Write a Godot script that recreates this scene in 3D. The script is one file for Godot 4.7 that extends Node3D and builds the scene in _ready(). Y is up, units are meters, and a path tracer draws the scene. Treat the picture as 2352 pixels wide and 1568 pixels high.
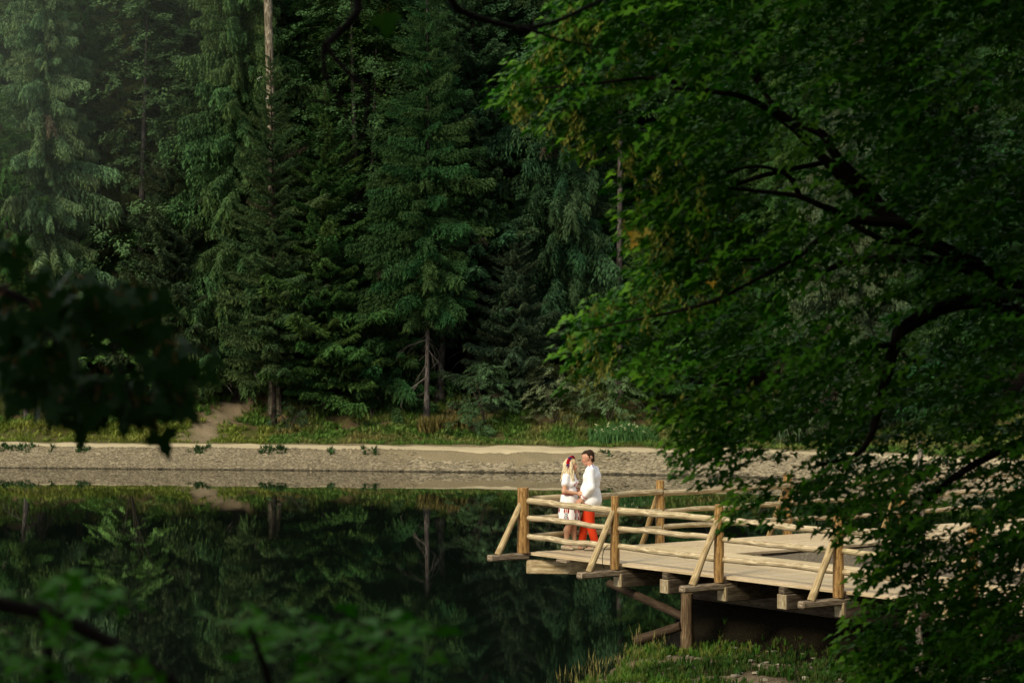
extends Node3D

# ---------------------------------------------------------------- measures
const F := 5553.0          # focal length of the lens, in pixels of a 2352 wide picture
const CX := 1176.0
const HORIZON := 757.0
const EYE := 5.5           # the eye above the lake
const DECK := 1.5          # the deck above the lake

var rng := RandomNumberGenerator.new()
var noise := FastNoiseLite.new()
var M := {}

func at(x: float, y: float, d: float) -> Vector3:
	return Vector3((x - CX) / F * d, EYE - (y - HORIZON) / F * d, -d)

func rf(a: float, b: float) -> float:
	return rng.randf_range(a, b)

func lin(r: float, g: float, b: float) -> Color:
	return Color(r, g, b)

# ---------------------------------------------------------------- mesh builder
class MB:
	var v := PackedVector3Array()
	var n := PackedVector3Array()
	var c := PackedColorArray()
	var t := PackedVector2Array()
	var idx := PackedInt32Array()
	var smooth := false

	func face(a: Vector3, b: Vector3, d: Vector3, col: Color) -> void:
		var k := v.size()
		v.append(a); v.append(b); v.append(d)
		c.append(col); c.append(col); c.append(col)
		t.append(Vector2(0, 0)); t.append(Vector2(1, 0)); t.append(Vector2(1, 1))
		idx.append(k); idx.append(k + 1); idx.append(k + 2)

	func face_out(a: Vector3, b: Vector3, d: Vector3, out: Vector3, col: Color) -> void:
		if (b - a).cross(d - a).dot(out) > 0.0:
			face(a, d, b, col)
		else:
			face(a, b, d, col)

	func tube(p: Array, r: Array, sides: int, col: Color, caps := true, wob := 0.0, seed_ := 0) -> void:
		smooth = true
		var first := v.size()
		var dir: Vector3 = (p[1] - p[0]).normalized()
		var side := dir.cross(Vector3.UP if absf(dir.y) < 0.9 else Vector3.RIGHT).normalized()
		var along := 0.0
		var m := p.size()
		for i in m:
			var d: Vector3 = ((p[mini(i + 1, m - 1)] as Vector3) - (p[maxi(i - 1, 0)] as Vector3)).normalized()
			side = (side - d * side.dot(d)).normalized()
			var other := d.cross(side)
			if i > 0:
				along += (p[i] as Vector3).distance_to(p[i - 1])
			for k in sides + 1:
				var a := TAU * k / sides
				var o := side * cos(a) + other * sin(a)
				var rr: float = r[i]
				if wob > 0.0:
					rr *= 1.0 + wob * sin(a * 3.0 + i * 1.7 + seed_) * 0.5 + wob * sin(a * 2.0 - i * 2.3 + seed_ * 1.3) * 0.5
				v.append((p[i] as Vector3) + o * rr)
				n.append(o)
				c.append(col)
				t.append(Vector2(float(k) / sides, along))
		for i in m - 1:
			for k in sides:
				var a := first + i * (sides + 1) + k
				var b := a + sides + 1
				idx.append_array([a, b, a + 1, a + 1, b, b + 1])
		if caps:
			for e in [0, m - 1]:
				var d: Vector3 = ((p[1] as Vector3) - (p[0] as Vector3)).normalized() * -1.0 if e == 0 else ((p[m - 1] as Vector3) - (p[m - 2] as Vector3)).normalized()
				var mid := v.size()
				v.append((p[e] as Vector3) + d * (r[e] as float) * 0.08); n.append(d); c.append(col); t.append(Vector2(0.5, 0.0))
				for k in sides + 1:
					var q := v[first + e * (sides + 1) + k]
					v.append(q); n.append(d); c.append(col)
					t.append(Vector2(0.5 + 0.1 * cos(TAU * k / sides), 0.1 * sin(TAU * k / sides)))
				for k in sides:
					if e == 0:
						idx.append_array([mid, mid + 1 + k, mid + 2 + k])
					else:
						idx.append_array([mid, mid + 2 + k, mid + 1 + k])

	# a box with chamfered edges; uv in metres
	func box(x: Transform3D, size: Vector3, bev: float, col: Color) -> void:
		smooth = true
		var h := size * 0.5
		var inner := h - Vector3(bev, bev, bev)
		var fl := x.basis.determinant() < 0
		for ax in 3:
			for s in [-1.0, 1.0]:
				var b := (ax + 1) % 3
				var d := (ax + 2) % 3
				var k := v.size()
				var nn := Vector3(); nn[ax] = s
				for q in [[-1, -1], [1, -1], [1, 1], [-1, 1]]:
					var p := Vector3()
					p[ax] = s * h[ax]; p[b] = q[0] * inner[b]; p[d] = q[1] * inner[d]
					v.append(x * p); n.append((x.basis * nn).normalized()); c.append(col)
					var big: int = 0 if size.x >= size.y and size.x >= size.z else (1 if size.y >= size.z else 2)
					var along: float = p[big] if big != ax else p[b]
					var cross_: float = p[b] if b != big and big != ax else p[d]
					t.append(Vector2(cross_ + ax * 0.37 + s * 0.21, along))
				if (s > 0) != fl:
					idx.append_array([k, k + 2, k + 1, k, k + 3, k + 2])
				else:
					idx.append_array([k, k + 1, k + 2, k, k + 2, k + 3])
		if bev <= 0.0:
			return
		# chamfers along the twelve edges and the eight corners
		for ax in 3:
			var b := (ax + 1) % 3
			var d := (ax + 2) % 3
			for sb in [-1.0, 1.0]:
				for sd in [-1.0, 1.0]:
					var nn := Vector3(); nn[b] = sb; nn[d] = sd
					nn = nn.normalized()
					var q := []
					for e in [-1.0, 1.0]:
						var p1 := Vector3(); p1[ax] = e * inner[ax]; p1[b] = sb * h[b]; p1[d] = sd * inner[d]
						var p2 := Vector3(); p2[ax] = e * inner[ax]; p2[b] = sb * inner[b]; p2[d] = sd * h[d]
						q.append(p1); q.append(p2)
					flat4(x * (q[0] as Vector3), x * (q[1] as Vector3), x * (q[3] as Vector3), x * (q[2] as Vector3), (x.basis * nn).normalized(), col)
		for sx in [-1.0, 1.0]:
			for sy in [-1.0, 1.0]:
				for sz in [-1.0, 1.0]:
					var s3 := Vector3(sx, sy, sz)
					var i3 := inner * s3
					var p1 := Vector3(h.x * sx, i3.y, i3.z)
					var p2 := Vector3(i3.x, h.y * sy, i3.z)
					var p3 := Vector3(i3.x, i3.y, h.z * sz)
					flat3(x * p1, x * p2, x * p3, (x.basis * s3).normalized(), col)

	func flat3(a: Vector3, b: Vector3, d: Vector3, nn: Vector3, col: Color) -> void:
		var k := v.size()
		for p in [a, b, d]:
			v.append(p); n.append(nn); c.append(col); t.append(Vector2(p.x + p.z, p.y))
		if (b - a).cross(d - a).dot(nn) > 0.0:
			idx.append_array([k, k + 2, k + 1])
		else:
			idx.append_array([k, k + 1, k + 2])

	func flat4(a: Vector3, b: Vector3, d: Vector3, e: Vector3, nn: Vector3, col: Color) -> void:
		flat3(a, b, d, nn, col)
		flat3(a, d, e, nn, col)

	# a sheet from a grid of points
	func sheet(p: PackedVector3Array, nx: int, nz: int, cols: PackedColorArray) -> void:
		smooth = true
		var first := v.size()
		for j in nz:
			for i in nx:
				var q := j * nx + i
				v.append(p[q])
				var dx := p[j * nx + mini(i + 1, nx - 1)] - p[j * nx + maxi(i - 1, 0)]
				var dz := p[mini(j + 1, nz - 1) * nx + i] - p[maxi(j - 1, 0) * nx + i]
				var nn := dz.cross(dx).normalized()
				if nn.y < 0.0:
					nn = -nn
				n.append(nn)
				c.append(cols[q])
				t.append(Vector2(p[q].x, p[q].z))
		for j in nz - 1:
			for i in nx - 1:
				var a := first + j * nx + i
				var b := a + nx
				var up := (v[b] - v[a]).cross(v[a + 1] - v[a])
				if up.y < 0.0:
					idx.append_array([a, b, a + 1, a + 1, b, b + 1])
				else:
					idx.append_array([a, a + 1, b, a + 1, b + 1, b])

	func mesh(m: Material) -> ArrayMesh:
		var arr := []
		arr.resize(Mesh.ARRAY_MAX)
		arr[Mesh.ARRAY_VERTEX] = v
		if smooth and n.size() == v.size():
			arr[Mesh.ARRAY_NORMAL] = n
		arr[Mesh.ARRAY_COLOR] = c
		arr[Mesh.ARRAY_TEX_UV] = t
		arr[Mesh.ARRAY_INDEX] = idx
		var r := ArrayMesh.new()
		r.add_surface_from_arrays(Mesh.PRIMITIVE_TRIANGLES, arr)
		r.surface_set_material(0, m)
		return r

# ---------------------------------------------------------------- nodes
func tag(o: Node3D, label: String, category := "", group := "", kind := "") -> void:
	if label: o.set_meta("label", label)
	if category: o.set_meta("category", category)
	if group: o.set_meta("group", group)
	if kind: o.set_meta("kind", kind)

func thing(called: String, label: String, category: String, where := Vector3.ZERO, turn := 0.0, group := "") -> Node3D:
	var o := Node3D.new()
	put(o, called, self)
	o.position = where
	o.rotation.y = turn
	tag(o, label, category, group)
	return o

func put(o: Node3D, called: String, parent: Node3D) -> void:
	var name_ := called
	var k := 0
	while parent.has_node(NodePath(name_)):
		k += 1
		name_ = "%s_%03d" % [called, k]
	o.name = name_
	parent.add_child(o)

var counters := {}
func piece(called: String, mesh: Mesh, parent: Node3D) -> MeshInstance3D:
	var o := MeshInstance3D.new()
	var key := str(parent.get_instance_id()) + called
	var k: int = counters.get(key, 0)
	counters[key] = k + 1
	o.name = called if k == 0 else "%s_%03d" % [called, k]
	o.mesh = mesh
	parent.add_child(o)
	return o

func scatter(called: String, mesh: Mesh, where: Array, tints: Array, parent: Node3D) -> MultiMeshInstance3D:
	var mm := MultiMesh.new()
	mm.transform_format = MultiMesh.TRANSFORM_3D
	mm.use_colors = true
	mm.mesh = mesh
	mm.instance_count = where.size()
	for i in where.size():
		mm.set_instance_transform(i, where[i])
		mm.set_instance_color(i, tints[i])
	var o := MultiMeshInstance3D.new()
	var key := str(parent.get_instance_id()) + called
	var k: int = counters.get(key, 0)
	counters[key] = k + 1
	o.name = called if k == 0 else "%s_%03d" % [called, k]
	o.multimesh = mm
	if parent != self:
		o.set_meta("kind", "stuff")
	parent.add_child(o)
	return o

# ---------------------------------------------------------------- materials
func noise_tex(freq: float, oct: int, lo: Color, hi: Color, seed_: int, size := 512, mid = null) -> NoiseTexture2D:
	var f := FastNoiseLite.new()
	f.seed = seed_
	f.frequency = freq
	f.fractal_octaves = oct
	var g := Gradient.new()
	g.set_color(0, lo)
	g.set_color(1, hi)
	if mid != null:
		g.add_point(0.5, mid)
	var t := NoiseTexture2D.new()
	t.width = size
	t.height = size
	t.seamless = true
	t.noise = f
	t.color_ramp = g
	return t

func normal_tex(freq: float, oct: int, seed_: int, strength: float) -> NoiseTexture2D:
	var f := FastNoiseLite.new()
	f.seed = seed_
	f.frequency = freq
	f.fractal_octaves = oct
	var t := NoiseTexture2D.new()
	t.width = 512
	t.height = 512
	t.seamless = true
	t.as_normal_map = true
	t.bump_strength = strength
	t.noise = f
	return t

func grain_image(base: Color, dark: Color, seed_: int, streak: float) -> ImageTexture:
	# wood seen from the side: u across the grain, v along it
	var f := FastNoiseLite.new()
	f.seed = seed_
	f.frequency = 1.0
	f.fractal_octaves = 4
	var im := Image.create(256, 512, false, Image.FORMAT_RGB8)
	for y in 512:
		for x in 256:
			var a := TAU * x / 256.0
			var b := TAU * y / 512.0
			var g := f.get_noise_3d(cos(a) * streak, sin(a) * streak, sin(b) * 1.2 + cos(b) * 0.6)
			var h := f.get_noise_3d(cos(a) * 2.0 + 31.0, sin(a) * 2.0, sin(b) * 2.5 + 7.0)
			var k := clampf(0.5 + g * 0.75 + h * 0.45, 0.0, 1.0)
			im.set_pixel(x, y, dark.lerp(base, k))
	return ImageTexture.create_from_image(im)

func mat(called: String, col: Color, rough: float, spec: float, vcol := false) -> StandardMaterial3D:
	var m := StandardMaterial3D.new()
	m.resource_name = called
	m.albedo_color = col.linear_to_srgb()
	m.roughness = rough
	m.metallic_specular = spec
	m.vertex_color_use_as_albedo = vcol
	M[called] = m
	return m

func leaf_mat(called: String, back: Color, rough := 0.5, spec := 0.35) -> StandardMaterial3D:
	var m := mat(called, Color.WHITE, rough, spec, true)
	m.cull_mode = BaseMaterial3D.CULL_DISABLED
	m.backlight_enabled = true
	m.backlight = back
	return m

func tri_tex(m: StandardMaterial3D, t: Texture2D, scale: float) -> void:
	m.albedo_texture = t
	m.uv1_triplanar = true
	m.uv1_world_triplanar = true
	m.uv1_scale = Vector3(scale, scale, scale)

func make_materials() -> void:
	var w := Color.WHITE
	var ground := mat("ground", w, 0.95, 0.2, true)
	tri_tex(ground, noise_tex(0.03, 5, Color(0.62, 0.6, 0.58), Color(1, 1, 1), 3), 0.9)
	ground.heightmap_enabled = true
	ground.heightmap_texture = noise_tex(0.05, 4, Color.BLACK, Color.WHITE, 4)
	ground.heightmap_scale = 6.0
	var sand := mat("sand", w, 0.95, 0.2, true)
	tri_tex(sand, noise_tex(0.06, 5, Color(0.78, 0.77, 0.76), Color(1, 1, 1), 5), 0.7)
	var stone := mat("stone", w, 0.85, 0.3, true)
	tri_tex(stone, noise_tex(0.05, 4, Color(0.7, 0.7, 0.7), Color(1, 1, 1), 6), 2.0)
	var water := mat("water", Color(0.0035, 0.006, 0.004), 0.02, 0.7)
	water.normal_enabled = true
	water.normal_texture = normal_tex(0.02, 3, 9, 3.0)
	water.normal_scale = 0.0035
	water.uv1_scale = Vector3(0.35, 0.12, 1)
	# wood
	var rail := mat("rail_wood", w, 0.75, 0.3, true)
	rail.albedo_texture = grain_image(Color(0.82, 0.76, 0.63), Color(0.50, 0.43, 0.31), 11, 2.2)
	rail.uv1_scale = Vector3(1, 0.55, 1)
	var post := mat("post_wood", w, 0.7, 0.35, true)
	post.albedo_texture = grain_image(Color(0.72, 0.58, 0.36), Color(0.42, 0.30, 0.16), 12, 2.6)
	post.uv1_scale = Vector3(1, 0.8, 1)
	var board := mat("board_wood", w, 0.8, 0.3, true)
	board.albedo_texture = grain_image(Color(0.84, 0.77, 0.645), Color(0.63, 0.55, 0.42), 13, 3.0)
	board.uv1_scale = Vector3(2.0, 0.3, 1)
	var beam := mat("beam_wood", w, 0.85, 0.25, true)
	beam.albedo_texture = grain_image(Color(0.66, 0.60, 0.51), Color(0.34, 0.29, 0.23), 14, 2.4)
	beam.uv1_scale = Vector3(2.0, 0.6, 1)
	# bark and leaves
	var bark := mat("bark", w, 0.95, 0.15, true)
	bark.albedo_texture = grain_image(Color(1, 1, 1), Color(0.35, 0.33, 0.32), 15, 3.5)
	bark.uv1_scale = Vector3(1, 0.4, 1)
	leaf_mat("needles", Color(0.22, 0.30, 0.10), 0.7, 0.1)
	leaf_mat("broad_leaf", Color(0.35, 0.5, 0.12), 0.6, 0.14)
	leaf_mat("maple_leaf", Color(0.35, 0.6, 0.06), 0.5, 0.18)
	leaf_mat("grass", Color(0.5, 0.6, 0.25), 0.7, 0.2)
	leaf_mat("dry_twig", Color(0.05, 0.05, 0.05), 0.9, 0.1)

# ---------------------------------------------------------------- the scene
func _ready() -> void:
	rng.seed = 20240
	noise.seed = 7
	noise.frequency = 1.0
	noise.fractal_octaves = 3
	# camera
	var cam := Camera3D.new()
	cam.name = "camera"
	cam.fov = 2.0 * rad_to_deg(atan(784.0 / F))
	cam.near = 0.3
	cam.far = 900.0
	cam.position = Vector3(0, EYE, 0)
	cam.rotation.x = -atan((784.0 - HORIZON) / F)
	var lens := CameraAttributesPhysical.new()
	lens.frustum_focal_length = 85.0
	lens.frustum_focus_distance = 43.7
	lens.exposure_aperture = 3.3
	lens.frustum_near = 0.3
	lens.frustum_far = 900.0
	cam.attributes = lens
	add_child(cam)
	cam.fov = 2.0 * rad_to_deg(atan(784.0 / F))
	# sky and light: an even bright cloud cover with a soft sun high on the left
	var env := Environment.new()
	env.background_mode = Environment.BG_SKY
	var sky := ProceduralSkyMaterial.new()
	sky.sky_top_color = Color(0.84, 0.86, 0.87)
	sky.sky_horizon_color = Color(0.86, 0.86, 0.84)
	sky.sky_curve = 0.12
	sky.ground_bottom_color = Color(0.12, 0.13, 0.11)
	sky.ground_horizon_color = Color(0.3, 0.31, 0.3)
	sky.sky_energy_multiplier = 0.75
	env.sky = Sky.new()
	env.sky.sky_material = sky
	env.tonemap_mode = Environment.TONE_MAPPER_LINEAR
	env.tonemap_exposure = 2.4
	env.volumetric_fog_enabled = true
	env.volumetric_fog_density = 0.0
	env.sdfgi_enabled = true
	env.ssao_enabled = true
	env.ssil_enabled = true
	var we := WorldEnvironment.new()
	we.name = "sky"
	we.environment = env
	add_child(we)
	var sun := DirectionalLight3D.new()
	sun.name = "sun"
	sun.light_energy = 0.5
	sun.light_color = Color(1.0, 0.95, 0.85)
	sun.light_angular_distance = 14.0
	sun.shadow_enabled = true
	add_child(sun)
	sun.look_at_from_position(Vector3.ZERO, -Vector3(-0.50, 0.58, 0.62))

	make_materials()
	build_shore()
	build_forest()
	build_glare_haze()
	build_bank()
	build_deck()
	build_people()
	build_maple()
	build_shade_trees()
	build_near_branches()

# ---------------------------------------------------------------- far shore
const SHORE := [[-70.0, 100.0], [-20.4, 96.3], [-9.0, 94.6], [-0.4, 93.1], [8.4, 90.6], [13.0, 87.0], [17.0, 82.5], [24.0, 73.0], [34.0, 58.0], [48.0, 44.0]]

func shore_d(x: float) -> float:
	for i in SHORE.size() - 1:
		if x < SHORE[i + 1][0] or i == SHORE.size() - 2:
			var k: float = (x - SHORE[i][0]) / (SHORE[i + 1][0] - SHORE[i][0])
			return lerpf(SHORE[i][1], SHORE[i + 1][1], k)
	return 90.0

func shore_tilt(x: float) -> float:
	var g := (shore_d(x + 1.0) - shore_d(x - 1.0)) / 2.0
	return 1.0 / sqrt(1.0 + g * g)

func inland(x: float, d: float) -> float:
	return (d - shore_d(x)) * shore_tilt(x)

func bump(x: float, z: float, f: float) -> float:
	return noise.get_noise_2d(x * f, z * f)

func far_height(x: float, s: float) -> float:
	var h := 0.0
	if s < 0.0:
		h = maxf(s * 0.5, -1.6)
	elif s < 1.9:
		h = 0.74 * pow(s / 1.9, 0.85)
	elif s < 4.3:
		h = 0.74 + (s - 1.9) * 0.07
	elif s < 10.0:
		var k := (s - 4.3) / 5.7
		h = 0.91 + 1.49 * k * (0.55 + 0.45 * k)
	else:
		h = 2.40 + (s - 10.0) * 0.52 - 2.2 * (1.0 - exp(-(s - 10.0) * 0.18))
		h = maxf(h, 2.36 + (s - 10.0) * 0.3)
	if s > 4.3:
		h += bump(x, s, 0.22) * minf(1.0, (s - 4.3) * 0.3) * 0.55
		h += bump(x + 40.0, s, 0.8) * minf(1.0, (s - 4.3) * 0.5) * 0.14
	elif s > 0.0:
		h += bump(x, s, 0.5) * 0.06 * minf(1.0, s)
	return h

# how much foot-worn earth lies at x (the trail that climbs from the path into the trees)
func trail(x: float, s: float) -> float:
	var mid := -13.1 + (s - 4.3) * 0.19
	return clampf(1.25 + bump(x, s, 1.6) * 0.9 - absf(x - mid) / (1.15 - s * 0.05), 0.0, 1.0) if s > 4.0 and s < 11.5 else 0.0

func sandy(x: float) -> float:
	# where the sand of the path spills down towards the water
	return clampf(1.0 - absf(x + 0.4) / 6.5, 0.0, 1.0)

func far_color(x: float, s: float) -> Color:
	var sand := Color(0.46, 0.385, 0.235)
	var pebble := Color(0.36, 0.30, 0.195)
	var grass := Color(0.14, 0.17, 0.04)
	var dirt := Color(0.21, 0.15, 0.085)
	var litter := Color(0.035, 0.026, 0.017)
	var n1 := bump(x * 1.0, s * 1.0, 0.35)
	var n2 := bump(x + 90.0, s, 1.1)
	if s < 0.0:
		return Color(0.03, 0.028, 0.02)
	if s < 2.0:
		var k := clampf(sandy(x) * 2.2 - (1.0 - s) * 0.9 + n1 * 0.5, 0.0, 1.0)
		var wet := clampf(s * 9.0, 0.25, 1.0)
		return pebble.lerp(sand, k) * wet
	if s < 3.7 + n1 * 0.3:
		return sand.lerp(pebble, clampf(n2 * 0.7, 0.0, 0.4))
	var far_ := clampf((s - 5.0 + n1 * 3.0) / 3.5, 0.0, 1.0)
	var col := grass.lerp(dirt, clampf(n2 * 0.9 + 0.15 + far_ * 0.7, 0.0, 1.0))
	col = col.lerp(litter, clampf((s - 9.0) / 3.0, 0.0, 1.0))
	return col.lerp(Color(0.46, 0.37, 0.24), clampf(trail(x, s) + n2 * 0.5 * trail(x, s), 0.0, 1.0))

func far_point(x: float, s: float) -> Vector3:
	return Vector3(x, far_height(x, s), -(shore_d(x) + s / shore_tilt(x)))

func base_at(xp: float, s: float) -> Vector3:
	# the spot on the far shore that lies s metres inland along the sight line of xp
	var d := 95.0
	for i in 8:
		var x := (xp - CX) / F * d
		d = shore_d(x) + s / shore_tilt(x)
	var xx := (xp - CX) / F * d
	return Vector3(xx, far_height(xx, s), -d)

func build_shore() -> void:
	# one sheet for the hill: finer near the water
	var ss := []
	var s := -6.0
	while s < 95.0:
		ss.append(s)
		s += 0.28 if s < 12.0 else (1.2 if s < 40.0 else 5.0)
	var nx := 330
	var p := PackedVector3Array()
	var c := PackedColorArray()
	for j in ss.size():
		for i in nx:
			var x := -62.0 + 110.0 * i / (nx - 1)
			p.append(far_point(x, ss[j]))
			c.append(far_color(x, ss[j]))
	var b := MB.new()
	b.sheet(p, nx, ss.size(), c)
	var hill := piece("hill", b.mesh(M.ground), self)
	tag(hill, "", "", "", "structure")
	# the lake
	var w := MB.new()
	var wp := PackedVector3Array()
	var wc := PackedColorArray()
	for j in 2:
		for i in 2:
			wp.append(Vector3(-90.0 + 150.0 * i, 0.0, 2.0 - 112.0 * j))
			wc.append(Color.WHITE)
	w.sheet(wp, 2, 2, wc)
	var lake := piece("lake_water", w.mesh(M.water), self)
	tag(lake, "", "", "", "structure")
	# the footpath: a sheet a little above the hill
	var pp := PackedVector3Array()
	var pc := PackedColorArray()
	for j in 7:
		for i in 260:
			var x := -40.0 + 66.0 * i / 259.0
			var lo := 1.95 + bump(x, 1.0, 0.3) * 0.25 - sandy(x) * 0.5
			var hi := 3.5 + bump(x, 9.0, 0.4) * 0.35
			var q := lerpf(lo, hi, j / 6.0)
			var edge := 0.015 if j > 0 and j < 6 else -0.03
			pp.append(far_point(x, q) + Vector3(0, edge, 0))
			var k := bump(x, q, 0.9)
			pc.append(Color(0.58, 0.49, 0.31) * (1.0 + k * 0.15))
	var pb := MB.new()
	pb.sheet(pp, 260, 7, pc)
	var path := piece("path", pb.mesh(M.sand), self)
	tag(path, "", "", "", "structure")
	# stones of the embankment
	var tf := []
	var tc := []
	for i in 40000:
		var x := rf(-27.0, 23.0)
		var q := rf(-0.12, 2.0)
		var bare := sandy(x) * 1.9 * smoothstep(0.2, 1.2, q + bump(x, q, 0.5) * 0.5)
		if rng.randf() < bare or rng.randf() < smoothstep(1.5, 2.1, q) * 0.8:
			continue
		var size := rf(0.025, 0.075) * (1.0 if x > -4.0 else 0.55)
		if rng.randf() < 0.06:
			size *= 1.6
		var t := Transform3D(Basis.from_euler(Vector3(rf(-0.6, 0.6), rf(0, TAU), rf(-0.6, 0.6))).scaled(Vector3(size * rf(0.9, 2.1), size * rf(0.4, 0.8), size * rf(0.7, 1.1))), far_point(x, q) + Vector3(0, size * 0.2, 0))
		tf.append(t)
		var k := rf(0.55, 1.4)
		var g := Color(0.34, 0.285, 0.185) * k
		if q < 0.03:
			g = g * 0.25
		tc.append(g)
	var st := scatter("shore_stones", rock_mesh(3), tf, tc, self)
	tag(st, "pale rubble stones covering the embankment along the far waterline", "stones", "", "stuff")
	# grass and weeds between the path and the trees, and along the path's lower edge
	var gf := []
	var gc := []
	for i in 30000:
		var x := rf(-27.0, 22.0)
		var q := rf(3.6, 12.0)
		if q > 9.5 and rng.randf() < 0.5:
			continue
		var n1 := bump(x, q, 0.5)
		if n1 < -0.18 - (0.12 if q < 6.5 else 0.0) or rng.randf() < trail(x, q) * 2.0:
			continue
		var size := rf(0.10, 0.26) * (0.65 if q < 5.6 else 1.15)
		gf.append(Transform3D(Basis(Vector3.UP, rf(0, TAU)).scaled(Vector3(size * 1.3, size, size * 1.3)), far_point(x, q)))
		var green := Color(0.10, 0.19, 0.035).lerp(Color(0.25, 0.21, 0.075), clampf(bump(x + 17.0, q, 0.4) * 1.2 + 0.15, 0.0, 1.0))
		if x < -10.0 and q < 7.0:
			green = green.lerp(Color(0.23, 0.25, 0.04), 0.6)
		gc.append(green * rf(0.7, 1.3))
	for i in 1500:
		var x := rf(-27.0, 16.0)
		var q := rf(1.3, 2.1)
		if bump(x + 300.0, 0.0, 0.33) < 0.05 or sandy(x) > 0.25 and x < 3.5:
			continue
		var size := rf(0.08, 0.2)
		gf.append(Transform3D(Basis(Vector3.UP, rf(0, TAU)).scaled(Vector3(size * 1.6, size, size * 1.6)), far_point(x, q)))
		gc.append(Color(0.045, 0.09, 0.03) * rf(0.7, 1.2))
	var gr := scatter("grass", tuft_mesh(9, 2), gf, gc, self)
	tag(gr, "rough green and yellowish grass on the slope above the far path", "grass", "", "stuff")
	# fallen twigs and roots on the slope
	var df := []
	var dc := []
	for i in 260:
		var x := rf(-24.0, 14.0)
		var q := rf(6.0, 13.0)
		var size := rf(0.5, 1.6)
		df.append(Transform3D(Basis.from_euler(Vector3(rf(-0.3, 0.3), rf(0, TAU), rf(-0.25, 0.25))).scaled(Vector3.ONE * size), far_point(x, q) + Vector3(0, 0.05, 0)))
		dc.append(Color(0.12, 0.10, 0.085) * rf(0.5, 1.5))
	var tw := scatter("fallen_twigs", dead_bough(4), df, dc, self)
	tag(tw, "dry fallen twigs and roots lying under the trees on the far slope", "twigs", "", "stuff")

func rock_mesh(seed_: int) -> ArrayMesh:
	var r := RandomNumberGenerator.new()
	r.seed = seed_
	var b := MB.new()
	var top := Vector3(0.1, 0.9, 0)
	var rings := []
	for k in 2:
		var ring := []
		for i in 6:
			var a := TAU * (i + 0.5 * k) / 6.0 + r.randf_range(-0.2, 0.2)
			var rad := (0.85 if k == 0 else 1.0) * r.randf_range(0.75, 1.1)
			ring.append(Vector3(cos(a) * rad, (0.55 if k == 0 else -0.3) + r.randf_range(-0.15, 0.15), sin(a) * rad))
		rings.append(ring)
	for i in 6:
		var a: Vector3 = rings[0][i]
		var b2: Vector3 = rings[0][(i + 1) % 6]
		var c2: Vector3 = rings[1][i]
		var d2: Vector3 = rings[1][(i + 1) % 6]
		b.face_out(top, a, b2, (a + b2 + top), Color.WHITE)
		b.face_out(a, c2, b2, (a + c2 + b2), Color.WHITE)
		b.face_out(b2, c2, d2, (b2 + c2 + d2), Color.WHITE)
	return b.mesh(M.stone)

func tuft_mesh(blades: int, seed_: int) -> ArrayMesh:
	var r := RandomNumberGenerator.new()
	r.seed = seed_
	var b := MB.new()
	for i in blades:
		var a := r.randf_range(0, TAU)
		var out := Vector3(cos(a), 0, sin(a))
		var side := Vector3(-sin(a), 0, cos(a))
		var p := out * r.randf_range(0.0, 0.35)
		var lean := r.randf_range(0.15, 0.75)
		var h := r.randf_range(0.6, 1.2)
		var m := p + out * lean * 0.35 + Vector3.UP * h * 0.6
		var e := p + out * lean + Vector3.UP * h
		var w := 0.075
		var col := Color.WHITE * r.randf_range(0.75, 1.25)
		b.face(p - side * w, p + side * w, m + side * w * 0.7, col)
		b.face(p - side * w, m + side * w * 0.7, m - side * w * 0.7, col)
		b.face(m - side * w * 0.7, m + side * w * 0.7, e, col)
	return b.mesh(M.grass)

# ---------------------------------------------------------------- far forest
# a conifer bough one metre long: a bent stem with side twigs that carry needle tufts
func bough(seed_: int, droop: float, hang: float, lift: float, twig: float) -> ArrayMesh:
	var r := RandomNumberGenerator.new()
	r.seed = seed_
	var b := MB.new()
	var n := 36
	for i in n:
		var t := 0.06 + 0.94 * i / (n - 1)
		var base := axis(t, droop, lift)
		for side in [-1.0, 1.0]:
			var tl: float = twig * (0.3 + 0.7 * pow(1.0 - t, 0.6)) * r.randf_range(0.7, 1.25)
			var dir := Vector3(0.65 + 0.5 * t + r.randf_range(-0.3, 0.3), r.randf_range(-0.25, 0.2) - hang * 0.5, side * r.randf_range(0.5, 1.0)).normalized()
			for k in range(1, 13):
				var q := (k + r.randf_range(-0.4, 0.4)) / 12.0
				var p := base + dir * tl * q + Vector3.DOWN * hang * tl * q * q * 1.3
				p += Vector3(r.randf_range(-1, 1), r.randf_range(-0.7, 1), r.randf_range(-1, 1)) * 0.016
				var d := (dir * 0.8 + Vector3(r.randf_range(-0.7, 0.7), r.randf_range(-0.6, 0.4) - hang * q, r.randf_range(-0.7, 0.7))).normalized() * r.randf_range(0.035, 0.08)
				var w := d.cross(Vector3(r.randf_range(-1, 1), r.randf_range(0, 1), r.randf_range(-1, 1))).normalized() * r.randf_range(0.0065, 0.0135)
				var col := Color.WHITE * r.randf_range(0.55, 1.35)
				if q > 0.8:
					col = col * Color(1.3, 1.25, 1.0)
				b.face(p - w, p + w, p + d, col)
	# the stem
	var brown := Color(0.5, 0.42, 0.4)
	for i in 5:
		var a := axis(i / 5.0, droop, lift)
		var e := axis((i + 1) / 5.0, droop, lift)
		var w := Vector3(0, 0.011 * (1.0 - i / 6.0), 0)
		b.face(a - w, a + w, e, brown)
		b.face(a - Vector3(0, 0, w.y), a + Vector3(0, 0, w.y), e, brown)
	return b.mesh(M.needles)

func axis(t: float, droop: float, lift: float) -> Vector3:
	return Vector3(t * (1.0 - 0.12 * droop), -droop * t * t * 0.55 + lift * t * t * t * 0.5, 0.02 * sin(t * 9.0))

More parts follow.
